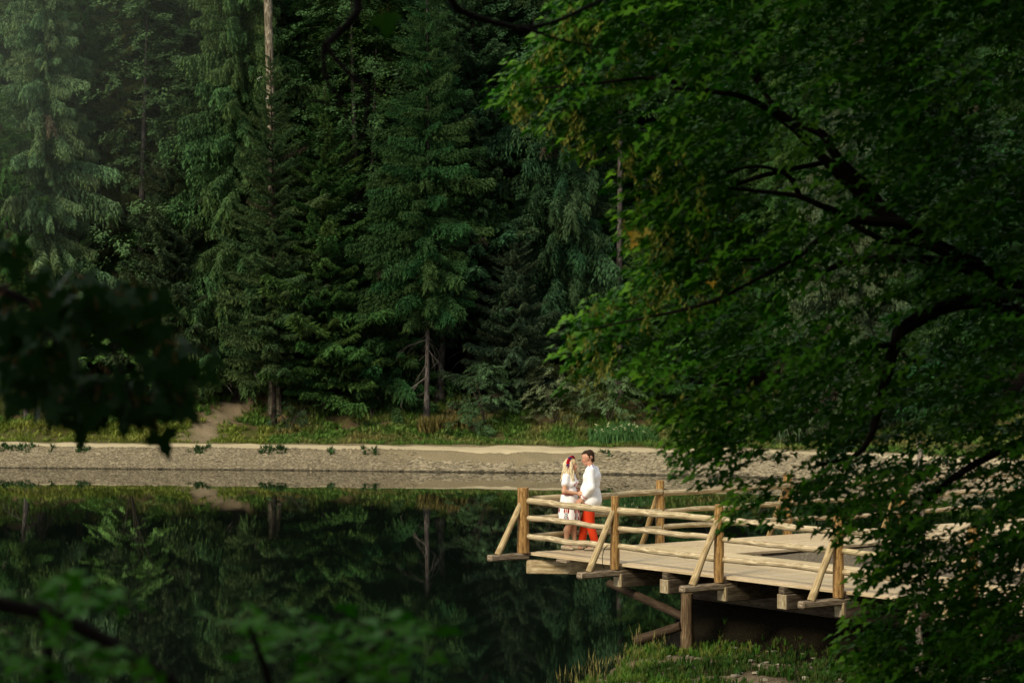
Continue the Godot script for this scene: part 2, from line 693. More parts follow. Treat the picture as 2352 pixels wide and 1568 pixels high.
# a bare, dry bough
func dead_bough(seed_: int) -> ArrayMesh:
	var r := RandomNumberGenerator.new()
	r.seed = seed_
	var b := MB.new()
	var stack := [[Vector3.ZERO, Vector3(1, -0.15, 0).normalized(), 0.9, 0.013, 0]]
	while stack.size():
		var it: Array = stack.pop_back()
		var p: Vector3 = it[0]
		var d: Vector3 = it[1]
		var pts := [p]
		var rad := [it[3]]
		for k in 4:
			p += d * (it[2] as float) / 4.0
			d = (d + Vector3(r.randf_range(-0.25, 0.25), r.randf_range(-0.35, 0.12), r.randf_range(-0.25, 0.25))).normalized()
			pts.append(p)
			rad.append((it[3] as float) * (1.0 - 0.2 * (k + 1)))
			if it[4] < 2 and r.randf() < 0.9:
				var sd := (d + Vector3(r.randf_range(-0.3, 0.3), r.randf_range(-0.9, 0.3), r.randf_range(-1.0, 1.0))).normalized()
				stack.append([p, sd, (it[2] as float) * r.randf_range(0.35, 0.6), (it[3] as float) * 0.6, it[4] + 1])
		b.tube(pts, rad, 3, Color.WHITE, false)
	return b.mesh(M.dry_twig)

# a flat spray of small broad leaves, one metre long
func leaf_spray(seed_: int, leaves: int, size: float) -> ArrayMesh:
	var r := RandomNumberGenerator.new()
	r.seed = seed_
	var b := MB.new()
	for i in leaves:
		var t := sqrt(r.randf())
		var side := r.randf_range(-1.0, 1.0)
		var p := Vector3(t, -0.22 * t * t + r.randf_range(-0.07, 0.07), side * 0.42 * (1.15 - t))
		var a := side * 1.0 + r.randf_range(-0.6, 0.6)
		var d := Vector3(cos(a), r.randf_range(-0.55, 0.05), sin(a)).normalized()
		var up := Vector3(r.randf_range(-0.5, 0.3), 1.0, r.randf_range(-0.5, 0.5)).normalized()
		var w := d.cross(up).normalized()
		var s := size * r.randf_range(0.7, 1.25)
		var col := Color.WHITE * r.randf_range(0.75, 1.25)
		var m1 := p + d * s * 0.45 + w * s * 0.33
		var m2 := p + d * s * 0.45 - w * s * 0.33
		var e := p + d * s
		b.face(p, m1, e, col)
		b.face(p, e, m2, col)
	for i in 3:
		var a := Vector3(i / 3.0, -0.22 * i * i / 9.0, 0)
		var e := Vector3((i + 1) / 3.0, -0.22 * (i + 1) * (i + 1) / 9.0, 0)
		b.face(a - Vector3(0, 0.012, 0), a + Vector3(0, 0.012, 0), e, Color(0.4, 0.32, 0.3))
	return b.mesh(M.broad_leaf)

var boughs := {}
var spare := {}

func trunk_mesh(h: float, r0: float, r1: float, bend: float, col: Color, lean := Vector3.ZERO) -> ArrayMesh:
	var b := MB.new()
	var p := []
	var r := []
	var ph := rf(0, TAU)
	for i in 13:
		var t := i / 12.0
		p.append(Vector3(sin(t * 4.0 + ph) * bend - sin(ph) * bend, t * h, cos(t * 3.0 + ph) * bend - cos(ph) * bend) + lean * t * h)
		r.append(lerpf(r0, r1, pow(t, 0.8)) + (r0 * 0.5 * exp(-t * h * 2.2)))
	b.tube(p, r, 9, col, true, 0.12, int(ph * 10))
	return b.mesh(M.bark)

# where = its foot; h tall, r0 the reach of its lowest boughs, clear = bare trunk below the crown
func conifer(called: String, label: String, where: Vector3, h: float, r0: float, clear: float, style: String, tint: Color, group := "", dense := 1.0, dead := 0.3, lean := Vector3.ZERO, trunk_tint := Color(0.085, 0.07, 0.06)) -> Node3D:
	var o := thing(called, label, "tree", where, 0.0, group)
	piece("trunk", trunk_mesh(h, 0.005 * h + 0.02, 0.02, 0.06, trunk_tint, lean), o)
	var tf := [[], [], []]
	var tc := [[], [], []]
	var y := clear
	var ang := rf(0, TAU)
	while y < h - 0.25:
		var t := (y - clear) / (h - clear)
		var reach := r0 * pow(1.0 - t, 0.8) * (0.72 + 0.28 * smoothstep(0.0, 0.12, t)) + 0.25
		var n := int(rf(6.0, 9.0) * dense)
		for k in n:
			ang += TAU / n + rf(-0.35, 0.35)
			var len := reach * rf(0.62, 1.15) * (1.0 + 0.9 * noise.get_noise_3d(where.x + cos(ang) * 1.2, y * 0.35, where.z + sin(ang) * 1.2))
			var pitch := lerpf(-0.22, 0.45, t) + rf(-0.15, 0.12)
			if style == "hang":
				pitch -= 0.18
			elif style == "fir":
				pitch += 0.1
			var bs := Basis(Vector3.UP, ang) * Basis(Vector3(0, 0, 1), pitch) * Basis(Vector3(1, 0, 0), rf(-0.25, 0.25))
			var tw := len * rf(0.8, 1.15)
			var which := rng.randi() % 3
			tf[which].append(Transform3D(bs * Basis.from_scale(Vector3(len, tw, tw)), Vector3(0, y + rf(-0.2, 0.2), 0) + lean * y))
			var g := tint * rf(0.72, 1.28)
			g = g.lerp(Color(g.g * 0.95, g.g * 0.98, g.b * 0.8), rf(0.0, 0.35))
			if rng.randf() < 0.005 * (1.0 + dead):
				g = Color(0.085, 0.075, 0.05) * rf(0.7, 1.2)
			tc[which].append(g)
		y += rf(0.24, 0.38) * (1.0 if h > 12.0 else 0.7)
	for k in 3:
		if tf[k].size():
			scatter("crown", boughs[style][k], tf[k], tc[k], o)
	# dry twigs on the bare part
	var df := []
	var dc := []
	var m := int((clear * 2.2 + 4.0) * dead * 2.0)
	for k in m:
		var yy := rf(minf(0.8, clear * 0.3), clear + h * 0.16)
		df.append(Transform3D((Basis(Vector3.UP, rf(0, TAU)) * Basis(Vector3(0, 0, 1), rf(-0.9, -0.1))).scaled(Vector3.ONE * rf(0.6, 1.6)), Vector3(0, yy, 0) + lean * yy))
		dc.append(Color(0.13, 0.115, 0.10) * rf(0.6, 1.6))
	if m > 0:
		scatter("dead_branches", spare.dead, df, dc, o)
	return o

func broadleaf(called: String, label: String, where: Vector3, h: float, rad: float, low: float, tint: Color, group := "", n := 420, leafy := "beech", cat := "tree") -> Node3D:
	var o := thing(called, label, cat, where, 0.0, group)
	if cat == "tree":
		piece("trunk", trunk_mesh(h * 0.92, 0.014 * h + 0.02, 0.02, 0.15, Color(0.12, 0.11, 0.10)), o)
	else:
		var st := MB.new()
		for i in 6:
			var a := rf(0, TAU)
			var e := Vector3(cos(a) * rad * 0.6, h * 0.75, sin(a) * rad * 0.6)
			st.tube([Vector3.ZERO, e * Vector3(0.35, 0.5, 0.35), e], [0.025, 0.018, 0.006], 4, Color(0.12, 0.1, 0.08), false)
		piece("stem", st.mesh(M.bark), o)
	var tf := [[], [], []]
	var tc := [[], [], []]
	for i in n:
		var t := pow(rng.randf(), 0.9)
		var y := lerpf(low, h, t)
		var reach := rad * sqrt(maxf(0.02, 1.0 - pow(absf(t - 0.38) / 0.64, 2.0)))
		var ang := rf(0, TAU)
		var q := sqrt(rf(0.08, 1.0)) * reach
		# clumps: leave out what falls into the gaps of the crown
		if noise.get_noise_3d(where.x + cos(ang) * q * 0.8, y * 0.9, where.z + sin(ang) * q * 0.8) < -0.12:
			continue
		var len := rf(0.6, 1.15) * (0.7 + 0.06 * h) * (1.25 if leafy == "shade" else 0.75)
		var p := Vector3(cos(ang) * q, y, sin(ang) * q)
		var bs := Basis(Vector3.UP, -ang + rf(-0.7, 0.7)) * Basis(Vector3(0, 0, 1), rf(-0.5, 0.25)) * Basis(Vector3(1, 0, 0), rf(-0.4, 0.4))
		var which := rng.randi() % 3
		tf[which].append(Transform3D(bs.scaled(Vector3.ONE * len), p - bs.x * len * 0.5))
		tc[which].append(tint * rf(0.65, 1.35))
	for k in 3:
		if tf[k].size():
			scatter("crown" if cat == "tree" else "foliage", boughs[leafy][k], tf[k], tc[k], o)
	return o

func build_forest() -> void:
	for st in [["hang", 0.6, 1.3, 0.35, 0.17], ["spruce", 0.5, 0.7, 0.4, 0.20], ["fir", 0.25, 0.25, 0.4, 0.22]]:
		var l := []
		for k in 3:
			l.append(bough(100 + k * 7 + st[0].length(), st[1], st[2], st[3], st[4]))
		boughs[st[0]] = l
	boughs["beech"] = [leaf_spray(31, 75, 0.10), leaf_spray(32, 75, 0.11), leaf_spray(33, 70, 0.10)]
	boughs["bush"] = [leaf_spray(41, 70, 0.11), leaf_spray(42, 70, 0.12), leaf_spray(43, 64, 0.11)]
	boughs["shade"] = [leaf_spray(51, 60, 0.17), leaf_spray(52, 60, 0.18), leaf_spray(53, 56, 0.17)]
	spare.dead = dead_bough(8)
	var dark := Color(0.022, 0.072, 0.024)
	var blue := Color(0.030, 0.084, 0.038)
	var mid := Color(0.038, 0.105, 0.028)
	var pale := Color(0.085, 0.165, 0.075)
	# the trees at the front of the forest, each with its foot as far inland as it stands
	var front := [
		["spruce_tree", "tall pale green spruce with bare grey twigs hanging low, at the left edge", 95, 9.0, 26.0, 3.0, 3.5, "hang", pale, 1.0, 1.6],
		["spruce_tree", "slim spruce with yellowish bough tips and visible thin trunk beside the tall pale spruce", 275, 12.0, 23.0, 1.5, 6.0, "spruce", Color(0.12, 0.155, 0.05), 0.75, 0.7],
		["spruce_tree", "massive spruce with a hanging curtain of olive boughs left of the pale dead trunk", 548, 10.5, 30.0, 3.5, 2.2, "hang", Color(0.052, 0.118, 0.042), 1.3, 0.8],
		["fir_tree", "broad young fir with layered boughs reaching the slope below the pale dead trunk", 745, 8.3, 14.0, 3.1, 1.0, "fir", mid, 1.1, 0.3],
		["fir_tree", "slender young fir whose top covers the foot of the pale dead trunk", 628, 7.4, 16.0, 2.4, 2.4, "fir", Color(0.045, 0.092, 0.036), 1.1, 0.3],
		["fir_tree", "bushy young spruce at the forest edge just left of the lone grey trunk", 890, 9.0, 9.5, 2.8, 0.8, "spruce", dark, 1.1, 0.4],
		["spruce_tree", "dense spruce between the slim spruce and the left edge's pale spruce", 185, 13.0, 24.0, 3.4, 2.0, "spruce", mid, 1.1, 0.4],
		["fir_tree", "small dark fir hanging over the shaded slope right of the broad young fir", 800, 9.0, 8.0, 2.4, 1.2, "fir", dark, 1.1, 0.6],
		["spruce_tree", "tall dark spruce whose bare brown trunk shows high above the middle of the forest", 948, 15.0, 31.0, 3.3, 6.0, "spruce", dark, 1.0, 0.4],
		["spruce_tree", "spruce with slim grey trunk, bare below, standing alone at the forest edge", 979, 7.3, 19.0, 3.0, 5.4, "spruce", dark, 1.0, 0.6],
		["fir_tree", "tall fir with pale fresh bough tips near the top centre", 1075, 11.0, 27.0, 3.8, 3.0, "fir", blue, 1.15, 0.5],
		["spruce_tree", "dark spruce close behind the fir with the pale tips", 1172, 13.0, 28.0, 3.3, 4.0, "spruce", dark, 1.0, 0.5],
		["spruce_tree", "blue green spruce with drooping grey boughs just left of the maple's upper edge", 1290, 11.0, 25.0, 3.3, 3.0, "hang", blue, 1.0, 0.9],
		["spruce_tree", "spruce with a long straight bare trunk beside the maple's left edge", 1423, 10.5, 30.0, 2.4, 13.0, "spruce", dark, 1.0, 0.15],
		["fir_tree", "low fir with flat shelves of boughs above the bushes, left of the maple", 1185, 8.2, 7.5, 2.3, 0.8, "fir", Color(0.04, 0.072, 0.04), 1.1, 0.3],
		["fir_tree", "small fir behind the white flowers, partly hidden by the maple", 1505, 9.0, 9.0, 2.2, 1.0, "fir", mid, 1.0, 0.3],
		["spruce_tree", "spruce with a leaning grey trunk above the roots on the left slope", 62, 7.6, 15.0, 2.2, 2.6, "spruce", mid, 0.9, 0.9],
		["fir_tree", "young fir filling the gap between the slim spruce and the curtain of boughs", 400, 10.0, 12.0, 2.8, 1.4, "fir", Color(0.05, 0.085, 0.042), 1.1, 0.4],
		["spruce_tree", "spruce rising behind the lower leaves of the maple, above the couple's right", 1640, 9.0, 24.0, 2.6, 3.0, "spruce", dark, 1.0, 0.6],
		["spruce_tree", "spruce with drooping bright boughs seen through the gap in the maple leaves", 1945, 6.5, 17.0, 3.0, 1.4, "hang", Color(0.07, 0.11, 0.055), 1.2, 0.6],
		["spruce_tree", "spruce behind the forked limbs of the maple", 1800, 9.0, 22.0, 2.6, 3.0, "hang", mid, 1.0, 0.6],
		["spruce_tree", "dark spruce glimpsed through the maple near the right edge", 2200, 7.0, 18.0, 2.8, 2.0, "spruce", dark, 1.0, 0.5],
	]
	var short_names := {95: "the left edge's pale spruce", 185: "the left edge's dense spruce", 275: "the slim yellowish spruce", 400: "the leafy beech at the left", 548: "the hanging olive curtain", 628: "the pale dead trunk", 745: "the broad young fir", 855: "the bright middle beech", 948: "the high bare brown trunk", 1075: "the fir with pale tips", 1172: "the low flat-shelved fir", 1290: "the blue green drooping spruce", 1423: "the long straight bare trunk", 1505: "the white flowers", 1640: "the maple's lower leaves", 1800: "the maple's forked limbs", 1945: "the gap in the maple", 2200: "the maple near the right edge", 2420: "the leaves at the very right edge", 1080: "the pale tipped fir's lower boughs"}
	for f in front:
		var lean := Vector3(-0.10, 0, 0) if f[2] == 62 else Vector3(rf(-0.008, 0.008), 0, 0)
		var tt := Color(0.17, 0.15, 0.14) if f[2] in [979, 62, 275, 1423] else Color(0.075, 0.06, 0.05)
		conifer(f[0], f[1], base_at(f[2], f[3]), f[4], f[5], f[6], f[7], f[8], "", f[9], f[10], lean, tt)
	# broad-leaved trees among them
	broadleaf("beech_tree", "leafy beech between the slim spruce and the hanging curtain of boughs", base_at(400, 14.0), 17.0, 3.2, 3.0, Color(0.055, 0.105, 0.035), "", 900)
	broadleaf("beech_tree", "beech with fine bright green leaves in the middle, right of the broad young fir", base_at(855, 12.5), 17.5, 3.4, 4.5, Color(0.055, 0.11, 0.028), "", 1000)
	broadleaf("beech_tree", "beech whose leaves spread above the lone grey trunk", base_at(1010, 9.5), 12.0, 2.9, 5.0, Color(0.045, 0.095, 0.028), "", 640)
	broadleaf("beech_tree", "pale leafy beech climbing the slope behind the pale dead trunk", base_at(745, 20.0), 19.0, 3.6, 4.0, Color(0.055, 0.105, 0.035), "", 900)
	broadleaf("beech_tree", "shady beech filling the gap between the young firs and the high bare brown trunk", base_at(815, 10.5), 20.0, 3.2, 5.0, Color(0.045, 0.095, 0.032), "", 900)
	broadleaf("beech_tree", "green beech right of the slim yellowish spruce, before the forest's dark gap", base_at(330, 11.0), 19.0, 3.2, 4.0, Color(0.065, 0.12, 0.045), "", 900)
	broadleaf("beech_tree", "dusky beech between the pale tipped fir and the drooping blue green spruce", base_at(1215, 12.0), 20.0, 3.2, 4.0, Color(0.035, 0.08, 0.032), "", 900)
	# the pale dead trunk
	var snag := thing("dead_tree", "pale dead trunk without bark standing among the firs at the top left", "tree", base_at(632, 8.6))
	piece("trunk", trunk_mesh(24.0, 0.22, 0.16, 0.12, Color(0.42, 0.37, 0.27), Vector3(-0.030, 0, 0)), snag)
	for k in 3:
		var hh := 13.5 + k * 0.9
		var br := piece("broken_branch", spare.dead, snag)
		br.transform = Transform3D((Basis(Vector3.UP, rf(0, TAU)) * Basis(Vector3(0, 0, 1), rf(-0.15, 0.2))).scaled(Vector3.ONE * rf(0.4, 0.9)), Vector3(-0.03 * hh, hh, 0))
	# deeper rows of the forest
	var row := 0
	for s in [15.0, 21.0, 28.0, 37.0, 47.0]:
		var xp := -60.0 + 47.0 * row
		while xp < 2450.0:
			var w := base_at(xp + rf(-35.0, 35.0), s + rf(-2.0, 2.0))
			var tint := dark.lerp(mid, rng.randf()) * rf(0.85, 1.2)
			if xp < 500.0:
				tint = tint.lerp(pale, 0.5)  # haze and brightness of the left side put into the tint
			var px_ := w.x / -w.z * F + CX
			var best := 95
			for q in short_names:
				if absf(float(q) - px_) < absf(float(best) - px_):
					best = q
			var say: String = ["tall spruce behind ", "dark spruce second behind ", "shaded spruce third behind ", "dim spruce high behind ", "dim spruce highest behind "][row] + short_names[best] + (", towards its left" if px_ < best else ", towards its right")
			conifer("spruce_tree", say, w, rf(21.0, 30.0), rf(3.0, 4.0), rf(1.5, 5.0), ["hang", "spruce", "spruce", "fir"][rng.randi() % 4], tint, "spruces deep in the forest", 0.85, 0.2)
			xp += rf(125.0, 185.0)
		row += 1
	# bushes at the foot of the forest
	broadleaf("hazel_bush", "bright green leafy hazel bush behind the dark leaves at the left", base_at(300, 7.0), 4.6, 2.2, 0.4, Color(0.16, 0.30, 0.08), "", 300, "bush", "bush")
	broadleaf("dark_bush", "dark green bush at the slope's foot right of the lone grey trunk", base_at(1115, 6.8), 2.6, 1.5, 0.3, Color(0.075, 0.14, 0.06), "", 200, "bush", "bush")
	broadleaf("pale_bush", "pale grey green rounded bush above the sandy bank, behind the couple", base_at(1275, 7.2), 2.5, 1.5, 0.3, Color(0.17, 0.21, 0.10), "", 240, "bush", "bush")
	broadleaf("elder_bush", "green bush between the pale rounded bush and the maple's edge", base_at(1400, 7.5), 2.5, 1.7, 0.3, Color(0.12, 0.19, 0.08), "", 220, "bush", "bush")
	broadleaf("low_bush", "low green bush on the slope beneath the dark green bush", base_at(1085, 5.8), 1.2, 1.1, 0.1, Color(0.08, 0.15, 0.06), "", 110, "bush", "bush")
	broadleaf("shade_bush", "small dark bush at the foot of the trail left of the broad young fir", base_at(665, 7.0), 1.3, 1.1, 0.1, Color(0.04, 0.075, 0.035), "", 80, "bush", "bush")
	broadleaf("roadside_bush", "green bush on the far bank seen through the maple, right of the couple", base_at(1760, 5.5), 1.7, 1.6, 0.1, Color(0.05, 0.10, 0.05), "", 110, "bush", "bush")
	# flowering herbs and tall grass clumps
	var fl := thing("flowering_herbs", "clump of white flowering herbs on the far bank beside the maple's edge", "plant", base_at(1432, 5.4))
	var hf := []
	var hc := []
	for i in 420:
		var p := Vector3(rf(-1.4, 1.4), 0, rf(-0.7, 0.7))
		var size := rf(0.15, 0.6) * (1.1 - 0.5 * absf(p.x) / 1.4)
		hf.append(Transform3D(Basis(Vector3.UP, rf(0, TAU)).scaled(Vector3(size * 0.7, size, size * 0.7)), p + Vector3(0, far_height(fl.position.x + p.x, 5.4 - p.z) - fl.position.y, 0)))
		hc.append(Color(0.075, 0.17, 0.05) * rf(0.5, 1.4))
	scatter("leaves", tuft_mesh(8, 5), hf, hc, fl)
	var bl := MB.new()
	for i in 16:
		var p := Vector3(rf(-1.2, 0.9), rf(0.3, 0.65), rf(-0.2, 0.7))
		for k in 4:
			var q := p + Vector3(rf(-0.05, 0.05), rf(-0.06, 0.06), rf(-0.05, 0.05))
			for a in 3:
				var e := Vector3(cos(a * 2.1), sin(a * 2.1), 0.3) * 0.026
				var e2 := Vector3(cos(a * 2.1 + 2.1), sin(a * 2.1 + 2.1), 0.3) * 0.026
				bl.face(q, q + e, q + e2, Color(0.6, 0.6, 0.36))
	piece("blossoms", bl.mesh(M.broad_leaf), fl)
	var yg := thing("dry_grass_clump", "clump of tall yellowish dry grass on the far slope right of the lone grey trunk", "plant", base_at(1028, 6.6))
	hf = []
	hc = []
	for i in 240:
		var p := Vector3(rf(-1.1, 1.1), 0, rf(-0.5, 0.5))
		var size := rf(0.3, 0.75)
		hf.append(Transform3D(Basis(Vector3.UP, rf(0, TAU)).scaled(Vector3(size * 0.7, size, size * 0.7)), p))
		hc.append(Color(0.15, 0.125, 0.04) * rf(0.7, 1.3))
	scatter("blades", tuft_mesh(8, 6), hf, hc, yg)

func build_glare_haze() -> void:
	# fog volume added in place of sky glare veiling the top left
	var fog := FogVolume.new()
	fog.name = "glare_haze"
	fog.shape = RenderingServer.FOG_VOLUME_SHAPE_ELLIPSOID
	fog.size = Vector3(34.0, 34.0, 60.0)
	fog.position = Vector3(-26.0, 23.0, -112.0)
	var m := FogMaterial.new()
	m.density = 0.0022
	m.albedo = Color(0.9, 0.95, 0.9)
	fog.material = m
	tag(fog, "thin pale haze added for sky glare at the top left", "glare_haze", "", "stuff")
	add_child(fog)

# ---------------------------------------------------------------- near bank
const CORNER := Vector3(0.29, 0.0, -43.47)
const U := Vector3(0.5949, 0.0, 0.8038)     # along the near edge of the deck
const V := Vector3(0.8038, 0.0, -0.5949)    # along its far edge

func on_deck(u: float, v: float, y := DECK) -> Vector3:
	return CORNER + U * u + V * v + Vector3(0, y, 0)

func bank_height(p: Vector3) -> float:
	var r := p - CORNER
	var u := r.dot(U)
	var v := r.dot(V)
	var d := -p.z
	var edge := 3.4 if v > -0.5 else 3.4 + (-0.5 - v) * 0.8
	edge += noise.get_noise_2d(v * 0.5, 3.0) * 0.5
	if v > 0.5:
		edge -= smoothstep(0.5, 4.0, v) * 1.0
	var s := (u - edge) * 0.8
	var h := maxf(s * 0.6, -1.5) if s < 0.0 else 0.30 * (1.0 - exp(-s * 1.1))
	if s > 0.0:
		h += noise.get_noise_2d(p.x * 0.6, p.z * 0.6) * 0.12 * minf(1.0, s) + noise.get_noise_2d(p.x * 2.2, p.z * 2.2) * 0.05 * minf(1.0, s * 2.0)
		h += smoothstep(26.0, 4.0, d) * 3.3
		h += smoothstep(0.0, -12.0, d) * 5.0
	var inside := smoothstep(0.9, 2.4, v) * smoothstep(1.5, 2.3, u)
	return lerpf(h, 1.42 + noise.get_noise_2d(p.x * 1.3, p.z * 1.3) * 0.025, inside)

func build_bank() -> void:
	var nx := 230
	var nz := 250
	var p := PackedVector3Array()
	var c := PackedColorArray()
	for j in nz:
		for i in nx:
			var x := -26.0 + 52.0 * i / (nx - 1)
			var z := -58.0 + 74.0 * j / (nz - 1)
			var q := Vector3(x, 0, z)
			q.y = bank_height(q)
			p.append(q)
			var r := q - CORNER
			var col := Color(0.085, 0.062, 0.036)
			var k := noise.get_noise_2d(x * 0.55, z * 0.55) + 0.4 * noise.get_noise_2d(x * 2.0, z * 2.0)
			col = col.lerp(Color(0.33, 0.26, 0.165), clampf(k * 2.0 + 0.45, 0.0, 1.0))
			col = col.lerp(Color(0.05, 0.07, 0.02), clampf(-k * 1.5, 0.0, 0.6))
			if r.dot(V) >= 2.35 and r.dot(U) > 1.9:
				col = Color(0.34, 0.285, 0.20) * (0.9 + 0.2 * k)
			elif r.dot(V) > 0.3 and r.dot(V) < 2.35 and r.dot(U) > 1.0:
				col = Color(0.022, 0.017, 0.011)  # shade under the deck put into the soil colour
			if q.y < 0.06:
				col = Color(0.03, 0.027, 0.02)
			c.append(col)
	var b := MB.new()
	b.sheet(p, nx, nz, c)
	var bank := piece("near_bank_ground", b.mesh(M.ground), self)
	tag(bank, "", "", "", "structure")
	# grass on the bank
	var gf := []
	var gc := []
	for i in 24000:
		var u := rf(1.8, 17.0)
		var v := rf(-9.0, 2.0)
		var q := CORNER + U * u + V * v
		if q.z > -24.0:
			continue
		q.y = bank_height(q)
		if q.y < 0.05:
			continue
		var k := noise.get_noise_2d(q.x * 0.55, q.z * 0.55) + 0.4 * noise.get_noise_2d(q.x * 2.0, q.z * 2.0)
		var crest := smoothstep(0.55, 0.2, q.y)
		if k > -0.17 + crest * 0.4 + rf(-0.08, 0.08) or rng.randf() < 0.25:
			continue
		var under := smoothstep(-1.0, 0.6, v)
		if rng.randf() < under * 0.7:
			continue
		var size := rf(0.04, 0.105) * (1.0 + crest * 0.4)
		gf.append(Transform3D(Basis(Vector3.UP, rf(0, TAU)) * Basis.from_scale(Vector3(size, size * rf(0.9, 1.5), size)), q))
		var g := Color(0.055, 0.135, 0.016).lerp(Color(0.18, 0.175, 0.04), clampf(rf(-0.5, 0.6) + crest * 0.2, 0.0, 1.0))
		gc.append(g * rf(0.6, 1.25) * (Color(0.45, 0.55, 0.6) if u > 6.0 and v > -3.0 else Color.WHITE))  # shade on the right of the bank put into the tuft tint
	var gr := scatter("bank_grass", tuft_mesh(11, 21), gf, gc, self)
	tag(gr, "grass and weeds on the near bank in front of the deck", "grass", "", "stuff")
	# seeding stalks along the crest
	var sf := []
	var sc := []
	for i in 110:
		var v := rf(-8.0, 0.0)
		var u := (3.4 + maxf(0.0, -0.5 - v) * 0.8) + rf(0.1, 1.2)
		var q := CORNER + U * u + V * v
		q.y = bank_height(q)
		if q.y < 0.05:
			continue
		var size := rf(0.25, 0.55)
		sf.append(Transform3D(Basis(Vector3.UP, rf(0, TAU)) * Basis.from_scale(Vector3(size * 0.5, size, size * 0.5)), q))
		sc.append(Color(0.21, 0.185, 0.07) * rf(0.6, 1.2))
	var sk := scatter("grass_stalks", stalk_mesh(), sf, sc, self)
	tag(sk, "thin seeding grass stalks standing along the edge of the near bank", "grass", "", "stuff")
	# pebbles among the grass and on the gravel inside the deck
	var pf := []
	var pc := []
	for i in 1700:
		var q: Vector3
		if i < 900:
			q = CORNER + U * rf(2.6, 13.0) + V * rf(-7.0, 1.0)
		else:
			q = CORNER + U * rf(2.6, 12.0) + V * rf(2.9, 12.0)
		q.y = bank_height(q)
		if q.y < 0.1:
			continue
		var size := rf(0.015, 0.06) * (1.0 if i < 900 else 0.5)
		pf.append(Transform3D(Basis.from_euler(Vector3(rf(-0.5, 0.5), rf(0, TAU), 0)) * Basis.from_scale(Vector3(size * 1.4, size * 0.7, size)), q))
		pc.append(Color(0.3, 0.26, 0.19) * rf(0.5, 1.3))
	var pb := scatter("pebbles", rock_mesh(5), pf, pc, self)
	tag(pb, "small pebbles lying on the near bank and on the gravel inside the deck", "pebbles", "", "stuff")

func stalk_mesh() -> ArrayMesh:
	var b := MB.new()
	for i in 3:
		var a := i * 2.1
		var p := Vector3(cos(a), 0, sin(a)) * 0.1
		var m := p + Vector3(cos(a) * 0.12, 0.65, sin(a) * 0.12)
		var e := p + Vector3(cos(a) * 0.4, 1.0 + 0.1 * i, sin(a) * 0.4)
		var w := Vector3(-sin(a), 0, cos(a)) * 0.012
		b.face(p - w, p + w, m, Color.WHITE)
		b.face(m - w * 0.8, m + w * 0.8, e, Color.WHITE)
		b.face(m + (e - m) * 0.4 - w * 3.0, m + (e - m) * 0.4 + w * 3.0, e, Color(1.2, 1.1, 0.9))
	return b.mesh(M.grass)

# ---------------------------------------------------------------- the deck
func log_mesh(a: Vector3, e: Vector3, r0: float, r1: float, m: Material, col: Color, crook := 0.02, sides := 10) -> ArrayMesh:
	var b := MB.new()
	var p := []
	var r := []
	var n := maxi(4, int(a.distance_to(e) / 0.22))
	var ph := rf(0, 50)
	for i in n + 1:
		var t := float(i) / n
		var w := sin(PI * t) * crook
		p.append(a.lerp(e, t) + Vector3(noise.get_noise_2d(t * 2.0, ph), noise.get_noise_2d(t * 2.0, ph + 9.0) * 1.3, noise.get_noise_2d(t * 2.0, ph + 21.0)) * w * 1.3)
		r.append(lerpf(r0, r1, t) * (1.0 + noise.get_noise_2d(t * 6.0, ph + 33.0) * 0.16))
	b.tube(p, r, sides, col, true, 0.05, int(ph))
	return b.mesh(m)

func beam_mesh(a: Vector3, e: Vector3, w: float, h: float, m: Material, col: Color, bev := 0.012) -> ArrayMesh:
	# a squared timber from a to e (the middle of its top face)
	var b := MB.new()
	var dir := (e - a).normalized()
	var side := dir.cross(Vector3.UP).normalized()
	var up := side.cross(dir)
	var x := Transform3D(Basis(side, up, -dir), (a + e) * 0.5 - up * h * 0.5)
	b.box(x, Vector3(w, h, a.distance_to(e)), bev, col)
	return b.mesh(m)

func wood_tint(lo := 0.85, hi := 1.1) -> Color:
	var k := rf(lo, hi)
	return Color(k, k * rf(0.97, 1.02), k * rf(0.92, 1.03))

